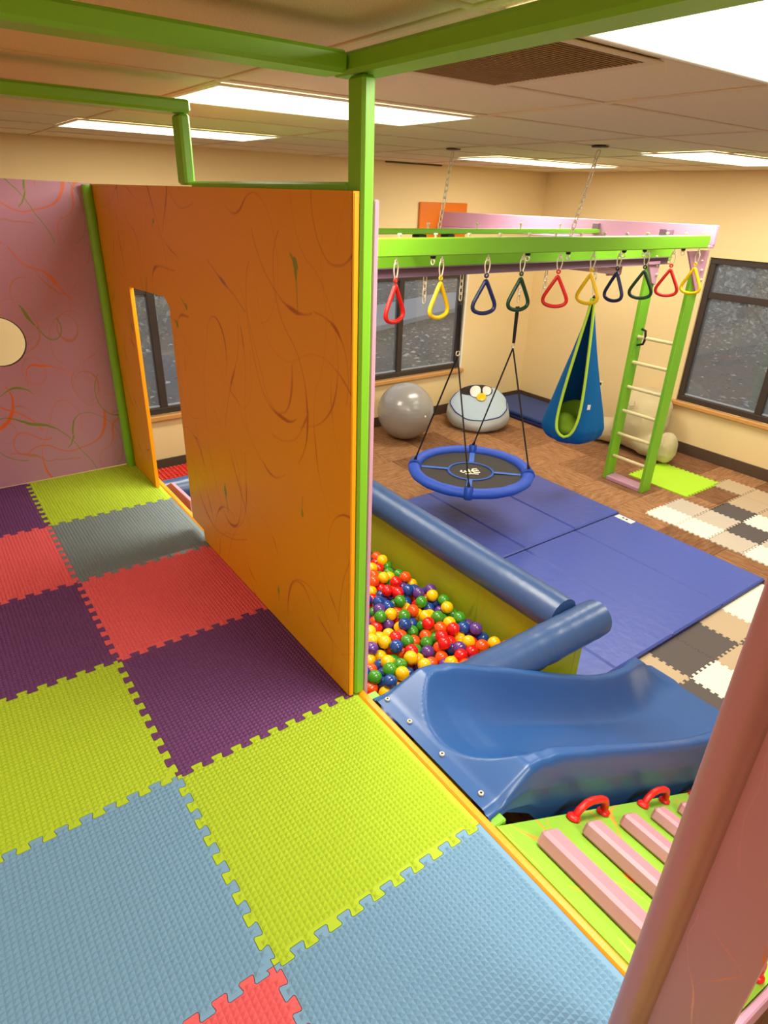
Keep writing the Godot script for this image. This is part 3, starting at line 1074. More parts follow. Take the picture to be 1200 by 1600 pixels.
# ------------------------------------------------------------------ slide
func slide():
	var t := thing("slide", "blue moulded plastic slide chute bolted to the deck edge", "slide", Vector3(0, FLOOR, 0))
	var xs := []
	var x := 0.652
	while x < 0.90:
		xs.append(x)
		x += 0.012
	while x < 2.74:
		xs.append(x)
		x += 0.03
	xs.append(2.745)
	var lerpk := func(tab: Array, v: float) -> float:
		for k in tab.size() - 1:
			if v <= tab[k + 1][0]:
				var u: float = clampf((v - tab[k][0]) / (tab[k + 1][0] - tab[k][0]), 0.0, 1.0)
				var p0: float = tab[maxi(k - 1, 0)][1]
				var p3: float = tab[mini(k + 2, tab.size() - 1)][1]
				return cubic_interpolate(tab[k][1], tab[k + 1][1], p0, p3, u) if v > 0.95 else lerpf(tab[k][1], tab[k + 1][1], u)
		return tab[-1][1]
	var rim := [[0.65, 0.005], [0.705, 0.003], [0.84, 0.048], [0.90, 0.035], [1.16, -0.095], [1.46, -0.26], [1.77, -0.43], [2.05, -0.565], [2.2, -0.615], [2.35, -0.665], [2.5, -0.725], [2.61, -0.83], [2.68, -0.89], [2.76, -0.915]]
	var bed := [[0.65, 0.003], [0.70, 0.0], [0.86, -0.10], [1.16, -0.275], [1.46, -0.445], [1.77, -0.615], [2.05, -0.75], [2.3, -0.835], [2.5, -0.88], [2.76, -0.93]]
	var zl := [[0.65, 0.066], [0.90, 0.055], [1.9, 0.055], [2.26, 0.04], [2.46, -0.02], [2.6, -0.055], [2.76, -0.05]]
	var zr := [[0.65, 0.60], [0.90, 0.585], [1.9, 0.585], [2.2, 0.60], [2.4, 0.65], [2.55, 0.68], [2.76, 0.67]]
	var sk := [[0.65, 0.02], [0.72, 0.03], [0.90, 0.24], [1.2, 0.27], [2.0, 0.28], [2.3, 0.27], [2.5, 0.20], [2.66, 0.09], [2.76, 0.05]]
	var N := 56
	var rows := []
	for xx in xs:
		var yr: float = lerpk.call(rim, xx)
		var yb: float = lerpk.call(bed, xx)
		var a: float = lerpk.call(zl, xx)
		var b: float = lerpk.call(zr, xx)
		var s: float = lerpk.call(sk, xx)
		var row := PackedVector3Array()
		var low := maxf(yr - s, -0.985)
		# left skirt with two shallow ribs
		for u in [1.0, 0.8, 0.75, 0.7, 0.45, 0.4, 0.35, 0.12]:
			var rib := 0.004 if u in [0.75, 0.4] else 0.0
			row.append(Vector3(xx, lerpf(yr, low, u) - 0.004, a - 0.004 - rib - 0.012 * u))
		var hw := (b - a) * 0.5
		var zc := (a + b) * 0.5
		for k in N + 1:
			var z := a + (b - a) * k / N
			var tt := absf(z - zc) / hw
			var sh := 0.34 * smoothstep(0.86, 1.3, xx)
			var wall := pow(clampf((tt - sh) / (0.85 - sh), 0.0, 3.0), 2.2)
			var rise := maxf(0.16, yr - yb + 0.012)
			var cu := yb + rise * wall
			var top := yr
			if xx < 0.86: cu = 0.0 - (xx - 0.725) * 0.75 + 0.165 * wall if xx > 0.706 else 9.0
			var h := clampf(0.5 + 0.5 * (cu - top) / 0.005, 0.0, 1.0)
			var y := lerpf(cu, top, h) - 0.005 * h * (1.0 - h)
			if h > 0.999: y = top
			var e := clampf(1.0 - minf(z - a, b - z) / 0.014, 0.0, 1.0)
			y -= 0.010 * e * e
			row.append(Vector3(xx, y, z))
		for u in [0.12, 0.35, 0.4, 0.45, 0.7, 0.75, 0.8, 1.0]:
			var rib := 0.004 if u in [0.75, 0.4] else 0.0
			row.append(Vector3(xx, lerpf(yr, low, u) - 0.004, b + 0.004 + rib + 0.012 * u))
		rows.append(row)
	var m := grid(rows, false, false, true)
	var o := part(t, "slide_chute", m, M.slide)
	o.position.y = -FLOOR
	for z in [0.094, 0.215, 0.375, 0.545]:
		var bo := part(t, "bolt", lathe([Vector2(0.0085, -0.002), Vector2(0.0085, 0.002), Vector2(0.007, 0.004), Vector2(0.004, 0.004), Vector2(0.0038, 0.001), Vector2(0.0, 0.001)], 14), M.steel, Vector3(0.684, 1.007, z))
		part(bo, "bolt_socket", lathe([Vector2(0.0042, 0.001), Vector2(0.0036, 0.0032), Vector2(0.0, 0.0034)], 10), M.black)

# ------------------------------------------------------------------ climbing ramp
func ramp():
	var t := thing("climbing_ramp", "lime green climbing ramp with pink slats and red grab handles beside the slide", "ramp", Vector3(0.655, 0.0, 0.64))
	var ang := atan(0.585)
	t.rotation.z = -ang
	var L := 1.93
	var st := new_st()
	prism(st, PackedVector2Array([Vector2(0, 0), Vector2(L, 0), Vector2(L, 0.6), Vector2(0, 0.6)]), Vector3(0, -0.035, 0.6), Vector3.RIGHT, Vector3.FORWARD, 0.03, 0.5)
	part(t, "ramp_board", st.commit(), M.lime_paint)
	part(t, "side_rail", box2(Vector3(0.0, -0.10, 0.602), Vector3(L - 0.12, -0.006, 0.62), 0.004), M.lilac)
	part(t, "side_rail", box2(Vector3(0.05, -0.10, -0.02), Vector3(L - 0.12, -0.04, -0.002), 0.004), M.base)
	for k in 7:
		var sl := box(Vector3(0.078, 0.05, 0.43), 0.010)
		var stt := new_st()
		stt.append_from(sl, 0, Transform3D.IDENTITY)
		part(t, "slat", stt.commit(), M.slat_pink, Vector3(0.125 + k * 0.262, 0.02, 0.29))
	for k in 3:
		for s in 2:
			var h := [Vector3(-0.10, 0, 0), Vector3(-0.092, 0.03, 0), Vector3(-0.066, 0.052, 0), Vector3(-0.03, 0.060, 0), Vector3(0.03, 0.060, 0), Vector3(0.066, 0.052, 0), Vector3(0.092, 0.03, 0), Vector3(0.10, 0, 0)]
			var hd := part(t, "grab_handle", tube(h, 0.0125, 10), M.red_handle, Vector3(0.50 + k * 0.54 if s == 0 else 0.33 + k * 0.54, -0.002, 0.022 if s == 0 else 0.575), "red plastic grab handle")
			for q in [-1, 1]: part(hd, "handle_foot", spin(lathe([Vector2(0.024, 0), Vector2(0.023, 0.008), Vector2(0.015, 0.014), Vector2(0.0, 0.014)], 12), Transform3D(Basis().scaled(Vector3(1.3, 1, 0.85)), Vector3.ZERO)), M.red_handle, Vector3(q * 0.104, 0.0, 0))

# ------------------------------------------------------------------ chains, rings, swings
func link_mesh() -> ArrayMesh:
	var p := []
	for k in 12:
		var a := TAU * k / 12.0
		var y := sin(a) * 0.013 + (0.014 if sin(a) > 0.01 else (-0.014 if sin(a) < -0.01 else 0.0))
		p.append(Vector3(cos(a) * 0.0135, y, 0))
	return tube(p, 0.0042, 5, true)

func chain(a: Vector3, b: Vector3, label: String, group: String, extra := "") -> Node3D:
	var t := thing("steel_chain", label, "chain", a, group)
	var d := b - a
	var step := 0.042
	var n := int(d.length() / step)
	var lm: ArrayMesh = M.link
	var up := d.normalized()
	var sx := up.cross(Vector3(0, 0, 1)).normalized()
	if sx.length() < 0.1: sx = Vector3.RIGHT
	var sz := sx.cross(up).normalized()
	for k in n:
		var bs := Basis(sx, up, sz) if k % 2 == 0 else Basis(sz, up, -sx)
		var o := part(t, "link", lm, M.steel)
		o.transform = Transform3D(bs, up * (step * (k + 0.5)))
	return t

func monkey_frame():
	M.link = link_mesh()
	var ry := 1.222
	var rz := -1.60
	var zz := -2.07
	var t := thing("monkey_bar_frame", "bright green overhead rails of the hanging-ring frame with lilac end board", "climbing frame", Vector3(0, 1.0, 0))
	part(t, "front_rail", box2(Vector3(0.9, 0.222, -1.622), Vector3(5.10, 0.318, -1.584), 0.006), M.green)
	part(t, "rear_rail", box2(Vector3(0.9, 0.075, -2.115), Vector3(5.42, 0.262, -2.077), 0.006), M.green)
	var ch := new_st()
	add_box(ch, Vector3(3.1, 0.083, -2.072), Vector3(4.5, 0.058, 0.006), 0.001)
	add_box(ch, Vector3(3.1, 0.11, -2.052), Vector3(4.5, 0.005, 0.04), 0.001)
	add_box(ch, Vector3(3.1, 0.056, -2.052), Vector3(4.5, 0.005, 0.04), 0.001)
	part(t, "steel_channel", ch.commit(), M.channel, Vector3.ZERO, "grey-mauve steel channel")
	part(t, "upper_board", box2(Vector3(0.9, 0.275, -2.68), Vector3(5.02, 0.312, -2.6), 0.005), M.green)
	# lilac end board running to the back wall
	var a := Vector3(5.16, 0.315, -1.575)
	var b := Vector3(4.78, 0.318, -4.56)
	var L := (b - a).length()
	var bs := Basis(Vector3.UP, atan2(b.x - a.x, b.z - a.z))
	part(t, "end_board", box(Vector3(0.038, 0.15, L), 0.005, bs), M.lilac, (a + b) * 0.5, "lilac end board")
	part(t, "end_flange", box(Vector3(0.09, 0.02, L), 0.004, bs), M.lilac, (a + b) * 0.5 + Vector3(-0.03, -0.085, 0))
	for z in [-2.64, -1.95]:
		part(t, "bracket", box(Vector3(0.11, 0.05, 0.07), 0.004), M.channel, Vector3(5.04, 0.335 if z < -2.0 else 0.32, z))
	for x in [2.92, 3.2]: part(t, "spacer_block", box(Vector3(0.07, 0.03, 0.09), 0.004), M.black, Vector3(x, 0.258, -2.64))
	# short lilac diagonal stub under the channel
	part(t, "diagonal_brace", box(Vector3(0.62, 0.05, 0.035), 0.004, Basis(Vector3(0, 0, 1), -0.10)), M.lilac, Vector3(4.45, 0.025, -2.2))
	part(t, "brace_plate", box(Vector3(0.19, 0.12, 0.03), 0.006), M.mauve, Vector3(4.78, 0.02, -2.21))
	for k in 13: part(t, "rail_bolt", lathe([Vector2(0.007, 0), Vector2(0.007, 0.012), Vector2(0.012, 0.013), Vector2(0.012, 0.022), Vector2(0.0, 0.024)], 8), M.steel, Vector3(1.95 + k * 0.255, 0.317, -1.603))
	for k in 6: part(t, "rail_bolt", lathe([Vector2(0.007, 0), Vector2(0.007, 0.03), Vector2(0.012, 0.031), Vector2(0.012, 0.042), Vector2(0.0, 0.044)], 8), M.steel, Vector3(2.5 + k * 0.5, 0.311, -2.64))
	# ladder
	var ld := thing("climbing_ladder", "green wooden ladder with pale round rungs standing at the ring frame's far end", "ladder", Vector3(5.14, FLOOR, 0))
	for z in [-2.085, -1.665]:
		part(ld, "ladder_rail", box2(Vector3(-0.075, 0, z - 0.019), Vector3(0.065, 2.04 if z < -2.0 else 2.2, z + 0.019), 0.005), M.green)
	for k in 6:
		part(ld, "rung", tube([Vector3(0, 0.245 + k * 0.236, -2.066), Vector3(0, 0.245 + k * 0.236, -1.684)], 0.0165, 12), M.cream_peg, Vector3(-0.012, 0, 0))
	part(ld, "foot_board", box2(Vector3(-0.075, 0.0, -2.064), Vector3(0.065, 0.04, -1.686), 0.005), M.lilac, Vector3.ZERO, "lilac board between the feet")
	for z in [-1.645, -2.064]:
		var st := new_st()
		var y0 := 1.86 if z > -2.0 else 1.88
		prism(st, PackedVector2Array([Vector2(-0.25, 2.20), Vector2(0.07, 2.20), Vector2(0.06, y0), Vector2(-0.0, y0 + 0.02)] if z > -2.0 else [Vector2(-0.12, 2.08), Vector2(0.06, 2.08), Vector2(0.06, y0), Vector2(0.0, y0 + 0.02)]), Vector3(0, 0, z), Vector3.RIGHT, Vector3.UP, 0.016)
		var gu := part(ld, "gusset", st.commit(), M.lilac, Vector3.ZERO, "lilac triangular gusset plate")
		for k in 3: part(gu, "plate_bolt", spin(lathe([Vector2(0.011, 0), Vector2(0.010, 0.012), Vector2(0.0, 0.014)], 8), Transform3D(Basis(Vector3.RIGHT, PI / 2), Vector3.ZERO)), M.steel, Vector3(-0.02 + 0.03 * k, 2.12 - k * 0.075, z + 0.016))
	part(ld, "side_strap", tube([Vector3(-0.02, 1.50, -2.04), Vector3(-0.02, 1.49, -2.00), Vector3(-0.02, 1.42, -1.985), Vector3(-0.02, 1.37, -2.0), Vector3(-0.02, 1.35, -2.055)], 0.011, 6), M.black)
	# hanging rings
	var cols := ["red", "yellow", "navy", "green", "red", "yellow", "navy", "green", "red", "yellow"]
	var pxs := [1.93, 2.26, 2.63, 2.94, 3.30, 3.65, 3.95, 4.29, 4.64, 4.99]
	var wd := [0.62, 0.66, 0.86, 0.8, 1.0, 0.9, 0.78, 1.0, 1.0, 0.9]
	var lab := ["red plastic hanging ring nearest the tall green post", "yellow hanging ring second from the tall green post", "navy hanging ring just right of the window edge", "dark green hanging ring with the disc swing strap behind it", "red hanging ring between the dark green one and the pod swing", "yellow hanging ring in front of the blue pod swing's top", "navy hanging ring just right of the pod swing", "dark green hanging ring in front of the ladder's left rail", "red hanging ring between the two ladder rails", "yellow hanging ring at the far end of the rail by the ladder"]
	for k in 10:
		var r := thing("hanging_ring", lab[k], "hanging ring", Vector3(pxs[k], ry, rz), "coloured hanging rings under the front rail")
		var dir := Vector2(pxs[k] + 0.3, rz - 1.36).normalized()          # from the viewer
		r.rotation.y = atan2(-dir.x, -dir.y) + acos(wd[k]) * (1 if k < 5 else -1)
		part(r, "eye_bolt", join([tube([Vector3(0, 0.0, 0), Vector3(0, -0.018, 0)], 0.004, 6), tube(circle(0.011, Vector3(0, -0.028, 0), 1), 0.0035, 5, true)]), M.steel)
		var cb := []
		for q in 14:
			var an := TAU * q / 14.0
			cb.append(Vector3(cos(an) * (0.017 + 0.006 * sin(an)), -0.074 + sin(an) * 0.046, 0))
		part(r, "carabiner", tube(cb, 0.0042, 6, true), M.steel)
		var hm: Material = [M.red, M.yellow, M.ring_navy, M.ring_green][["red", "yellow", "navy", "green"].find(cols[k])]
		part(r, "ring_handle", ring_mesh(), hm, Vector3(0, -0.118, 0))
	# black swivel hangers on the rear rail
	var hx := [2.36, 3.20, 3.62, 4.28, 4.55, 5.10]
	var hl := ["above the second ring", "left of the dark green ring's hook", "left of the middle red ring", "left of the second navy ring", "left of the second dark green ring", "at the ladder top"]
	for k in 6:
		var h := thing("swing_hanger", "small black swivel hanger under the rails " + hl[k], "hanger", Vector3(hx[k], 1.215, -1.80), "black swivel hangers")
		part(h, "hanger_arm", box2(Vector3(-0.016, 0.03, -0.28), Vector3(0.016, 0.045, 0.19), 0.003), M.black)
		part(h, "swivel_block", lathe([Vector2(0.0, -0.03), Vector2(0.016, -0.028), Vector2(0.02, 0.0), Vector2(0.018, 0.032), Vector2(0.0, 0.034)], 12), M.black)
		part(h, "hanger_ring", tube(circle(0.016, Vector3(0, -0.048, 0), 0), 0.0045, 5, true), M.steel)
	# chains
	chain(Vector3(3.37, 1.325, -1.60), Vector3(3.49, 1.838, -1.57), "steel support chain slanting from the front rail up to the ceiling", "ceiling support chains")
	chain(Vector3(3.11, 1.315, -2.64), Vector3(3.18, 1.838, -2.62), "upright steel support chain from the upper board to the ceiling", "ceiling support chains")
	for c in [Vector3(3.49, 1.84, -1.57), Vector3(3.18, 1.84, -2.62)]:
		var e := thing("ceiling_hook", "dark ceiling plate holding the %s support chain" % ("slanting" if c.x > 3.3 else "upright"), "ceiling hook", c, "chain plates on the ceiling")
		part(e, "hook_plate", lathe([Vector2(0.0, -0.006), Vector2(0.05, -0.005), Vector2(0.055, 0.002), Vector2(0.0, 0.003)], 16), M.base)
	chain(Vector3(2.53, 1.05, zz), Vector3(2.53, 0.84, zz), "loose steel chain end hanging in front of the back window", "chains hanging from the rear rail")
	chain(Vector3(3.73, 1.05, zz), Vector3(3.73, 0.84, zz), "loose steel chain end hanging left of the middle red ring", "chains hanging from the rear rail")
	chain(Vector3(2.86, 1.05, zz), Vector3(2.86, 0.85, zz), "steel chain carrying the disc swing's left strap", "chains hanging from the rear rail")
	chain(Vector3(3.455, 1.05, zz), Vector3(3.455, 0.80, zz), "steel chain carrying the disc swing's right strap behind the green ring", "chains hanging from the rear rail")
	chain(Vector3(4.33, 1.05, zz), Vector3(4.36, 0.80, zz), "steel chain carrying the blue pod swing", "chains hanging from the rear rail")
	disc_swing(zz)
	pod_swing(Vector3(4.37, 0.81, zz))

func circle(r: float, c: Vector3, ax: int) -> Array:
	var p := []
	for k in 12:
		var a := TAU * k / 12.0
		if ax == 1: p.append(c + Vector3(cos(a) * r, sin(a) * r, 0))
		elif ax == 0: p.append(c + Vector3(0, sin(a) * r, cos(a) * r))
		else: p.append(c + Vector3(cos(a) * r, 0, sin(a) * r))
	return p

# rounded triangle hand grip hanging from its apex eye
func ring_mesh() -> ArrayMesh:
	if M.has("ring_mesh"): return M.ring_mesh
	var c := Curve2D.new()
	var p := []
	var pts := [Vector2(0.0, -0.035), Vector2(0.018, -0.062), Vector2(0.048, -0.115), Vector2(0.074, -0.165), Vector2(0.078, -0.192), Vector2(0.066, -0.212), Vector2(0.035, -0.225), Vector2(0, -0.229), Vector2(-0.035, -0.225), Vector2(-0.066, -0.212), Vector2(-0.078, -0.192), Vector2(-0.074, -0.165), Vector2(-0.048, -0.115), Vector2(-0.018, -0.062)]
	var n := pts.size()
	for k in n:
		for u in 3:
			var f := u / 3.0
			var q: Vector2 = pts[k].cubic_interpolate(pts[(k + 1) % n], pts[(k - 1 + n) % n], pts[(k + 2) % n], f)
			p.append(Vector3(q.x, q.y, 0))
	var web := new_st()
	prism(web, PackedVector2Array([Vector2(-0.012, -0.01), Vector2(-0.030, -0.085), Vector2(-0.018, -0.098), Vector2(0.018, -0.098), Vector2(0.030, -0.085), Vector2(0.012, -0.01)]), Vector3(0, 0, -0.007), Vector3.RIGHT, Vector3.UP, 0.014)
	M.ring_mesh = join([tube(p, 0.0128, 10, true), tube(circle(0.011, Vector3(0, -0.004, 0), 1), 0.006, 6, true), web.commit()])
	return M.ring_mesh

func disc_swing(zz: float):
	var c := Vector3(3.17, -0.50, -2.11)
	var t := thing("disc_swing", "round blue padded platform swing with black mesh seat on black ropes", "swing", c)
	var R := 0.470
	var ring := []
	var rad := []
	for k in 64:
		var a := TAU * k / 64.0
		ring.append(Vector3(cos(a) * R, 0, sin(a) * R))
		rad.append(0.050 + 0.002 * sin(a * 17.0))
	part(t, "padded_rim", tube(ring, rad, 14, true, 0.8), M.disc)
	part(t, "mesh_seat", lathe([Vector2(0.0, -0.022), Vector2(0.44, -0.012), Vector2(0.44, -0.006), Vector2(0.25, -0.012), Vector2(0.0, -0.016)], 40), M.rubber)
	part(t, "centre_band", spin(tube(circ(0.185, 40), 0.012, 6, true), Transform3D(Basis().scaled(Vector3(1, 0.35, 1)), Vector3(0, -0.008, 0))), M.strap_blue)
	for k in 4:
		var a := PI / 4 + k * PI / 2
		var d := Vector3(cos(a), 0, sin(a))
		part(t, "spoke_strap", box(Vector3(0.25, 0.005, 0.035 if k % 2 == 0 else 0.045), 0.002, Basis(Vector3.UP, -a)), M.strap_blue, d * 0.315 + Vector3(0, -0.004, 0))
		part(t, "rim_wrap", spin(tube(circle(0.048, Vector3.ZERO, 1), 0.010, 6, true, 1.0), Transform3D(Basis(Vector3.UP, -a) * Basis().scaled(Vector3(1, 1, 3.4)), Vector3.ZERO)), M.disc, d * R)
		var ap := Vector3(2.88 if d.x < 0 else 3.46, 0.485, zz) - c
		var foot := d * R + Vector3(0, 0.05, 0)
		part(t, "rope", tube([foot, ap], 0.0065, 6), M.black)
		part(t, "rope_knot", tube([foot - Vector3(0, 0.03, 0), foot, foot + (ap - foot).normalized() * 0.04], [0.012, 0.015, 0.008], 8), M.black)
	for sx in [0, 1]:
		var ap := Vector3([2.88, 3.46][sx], 0.485, zz) - c
		var up := Vector3([2.86, 3.455][sx], [0.85, 0.80][sx], zz) - c
		part(t, "hang_strap", join([tube([ap + Vector3(0.006, 0.04, 0), up + Vector3(0.012, 0, 0)], 0.008, 6), tube([ap + Vector3(-0.006, 0.04, 0), up + Vector3(-0.010, 0, 0)], 0.008, 6)]), M.black)
		part(t, "swivel_hook", tube(circle(0.018, ap + Vector3(0, 0.02, 0), 1), 0.005, 6, true), M.steel)
	# cream hand-lettered print on the seat
	var lg := []
	var f := Vector3(0.80, 0, 0.6)      # reading direction
	var s := Vector3(0.6, 0, -0.80)     # up direction of the print
	var pen := func(pts: Array, w: float):
		var q := []
		for v in pts: q.append(f * v[0] + s * v[1] + Vector3(0, -0.009, 0))
		lg.append(tube(q, w, 6, false, 0.35))
	pen.call([[-0.075, 0.005], [-0.085, -0.02], [-0.065, -0.038], [-0.04, -0.02], [-0.05, 0.0]], 0.009)
	pen.call([[-0.015, 0.035], [-0.01, -0.02], [0.002, -0.035]], 0.009)
	pen.call([[0.02, 0.0], [0.065, 0.02], [0.055, 0.05], [0.025, 0.045], [0.012, 0.01], [0.03, -0.03], [0.075, -0.022]], 0.010)
	pen.call([[-0.05, -0.065], [0.0, -0.058], [0.06, -0.06]], 0.009)
	part(t, "seat_print", join(lg), M.white_tile, Vector3.ZERO, "cream brush lettering")

func circ(r: float, n: int) -> Array:
	var p := []
	for k in n: p.append(Vector3(cos(TAU * k / n) * r, 0, sin(TAU * k / n) * r))
	return p

func pod_swing(top: Vector3):
	var t := thing("pod_swing", "blue fabric hanging pod swing with lime green edging and cushion", "swing", top)
	var dir := Vector2(-(top.x + 0.3), 1.36 - top.z)
	var face := atan2(dir.x, dir.y) - 0.20          # opening looks towards the deck
	t.rotation.y = face
	var H := 1.27
	var prof := [[0.0, 0.014], [0.08, 0.026], [0.2, 0.06], [0.35, 0.105], [0.5, 0.155], [0.65, 0.205], [0.78, 0.25], [0.86, 0.272], [0.91, 0.262], [0.95, 0.225], [0.98, 0.16], [1.0, 0.03]]
	var rad := func(u: float) -> float:
		for k in prof.size() - 1:
			if u <= prof[k + 1][0]:
				return lerpf(prof[k][1], prof[k + 1][1], (u - prof[k][0]) / (prof[k + 1][0] - prof[k][0]))
		return prof[-1][1]
	var tb := 0.905
	var op := func(u: float) -> float:
		if u > tb: return 0.0
		return minf(1.05, 0.44 * pow(maxf(1.0 - pow(u / tb, 7.0), 0.0), 0.5) * (1.0 + 0.9 * exp(-u * 4.0)))
	var at := func(u: float, th: float, grow := 0.0) -> Vector3:
		var r: float = rad.call(u) + grow
		var crease := 1.0 + 0.035 * sin(th * 7.0 + u * 3.0) * smoothstep(0.4, 0.9, u) + 0.02 * sin(th * 13.0) * smoothstep(0.75, 0.95, u)
		return Vector3(sin(th) * r * crease, -u * H, cos(th) * r * crease)
	var rows := []
	var us := []
	for k in 60: us.append(pow(k / 59.0, 0.9))
	for u in us:
		var o: float = op.call(u)
		var row := PackedVector3Array()
		for k in 73:
			row.append(at.call(u, o + (TAU - 2.0 * o) * k / 72.0))
		rows.append(row)
	part(t, "pod_fabric", grid(rows, false, false, true), M.pod)
	var ed := []
	for k in range(0, 60):
		var u: float = us[k]
		if u < tb: ed.append(at.call(u, op.call(u), 0.003))
	var n := ed.size()
	ed.append(at.call(tb, 0.0, 0.003))
	for k in range(n - 1, -1, -1): ed.append(at.call(us[k], -op.call(us[k]), 0.003))
	part(t, "edge_binding", tube(ed, 0.013, 8), M.pod_edge, Vector3.ZERO, "lime green binding")
	var st := []
	part(t, "seat_cushion", blob([[Vector3(0, -1.12, 0.0), Vector3(0.2, 0.09, 0.2)], [Vector3(-0.05, -1.05, 0.09), Vector3(0.09, 0.07, 0.08)], [Vector3(0.0, -1.04, -0.15), Vector3(0.18, 0.13, 0.05)]], Vector3(-0.25, -1.3, -0.25), Vector3(0.25, -0.8, 0.25), 0.02, 0.03), M.pod_seat, Vector3.ZERO, "lime green inner cushion")
	part(t, "care_tag", box(Vector3(0.03, 0.045, 0.003), 0.001, Basis(Vector3.UP, 0.75)), M.white, at.call(0.69, 0.72, 0.008))
	part(t, "top_loop", tube([Vector3(-0.008, 0, 0), Vector3(0, 0.02, 0), Vector3(0.008, 0, 0)], 0.008, 6), M.black)

# ------------------------------------------------------------------ things on the floor
func gym_mat(x0: float, x1: float, z0: float, z1: float, label: String) -> Node3D:
	var t := thing("gym_mat", label, "gym mat", Vector3((x0 + x1) * 0.5, FLOOR, (z0 + z1) * 0.5), "blue folding mats")
	var w := (x1 - x0) / 4.0
	for k in 4:
		var p := part(t, "mat_panel", box(Vector3(w - 0.002, 0.043, z1 - z0), 0.012), M.gym, Vector3(x0 + w * (k + 0.5) - (x0 + x1) * 0.5, 0.0225, 0))
	for s in [-1, 1]:
		part(t, "side_band", box(Vector3(x1 - x0 - 0.02, 0.03, 0.004), 0.001), M.gym_side, Vector3(0, 0.019, s * ((z1 - z0) * 0.5 + 0.001)))
	part(t, "side_band", box(Vector3(0.004, 0.03, z1 - z0 - 0.02), 0.001), M.gym_side, Vector3((x1 - x0) * 0.5 + 0.001, 0.019, 0))
	return t

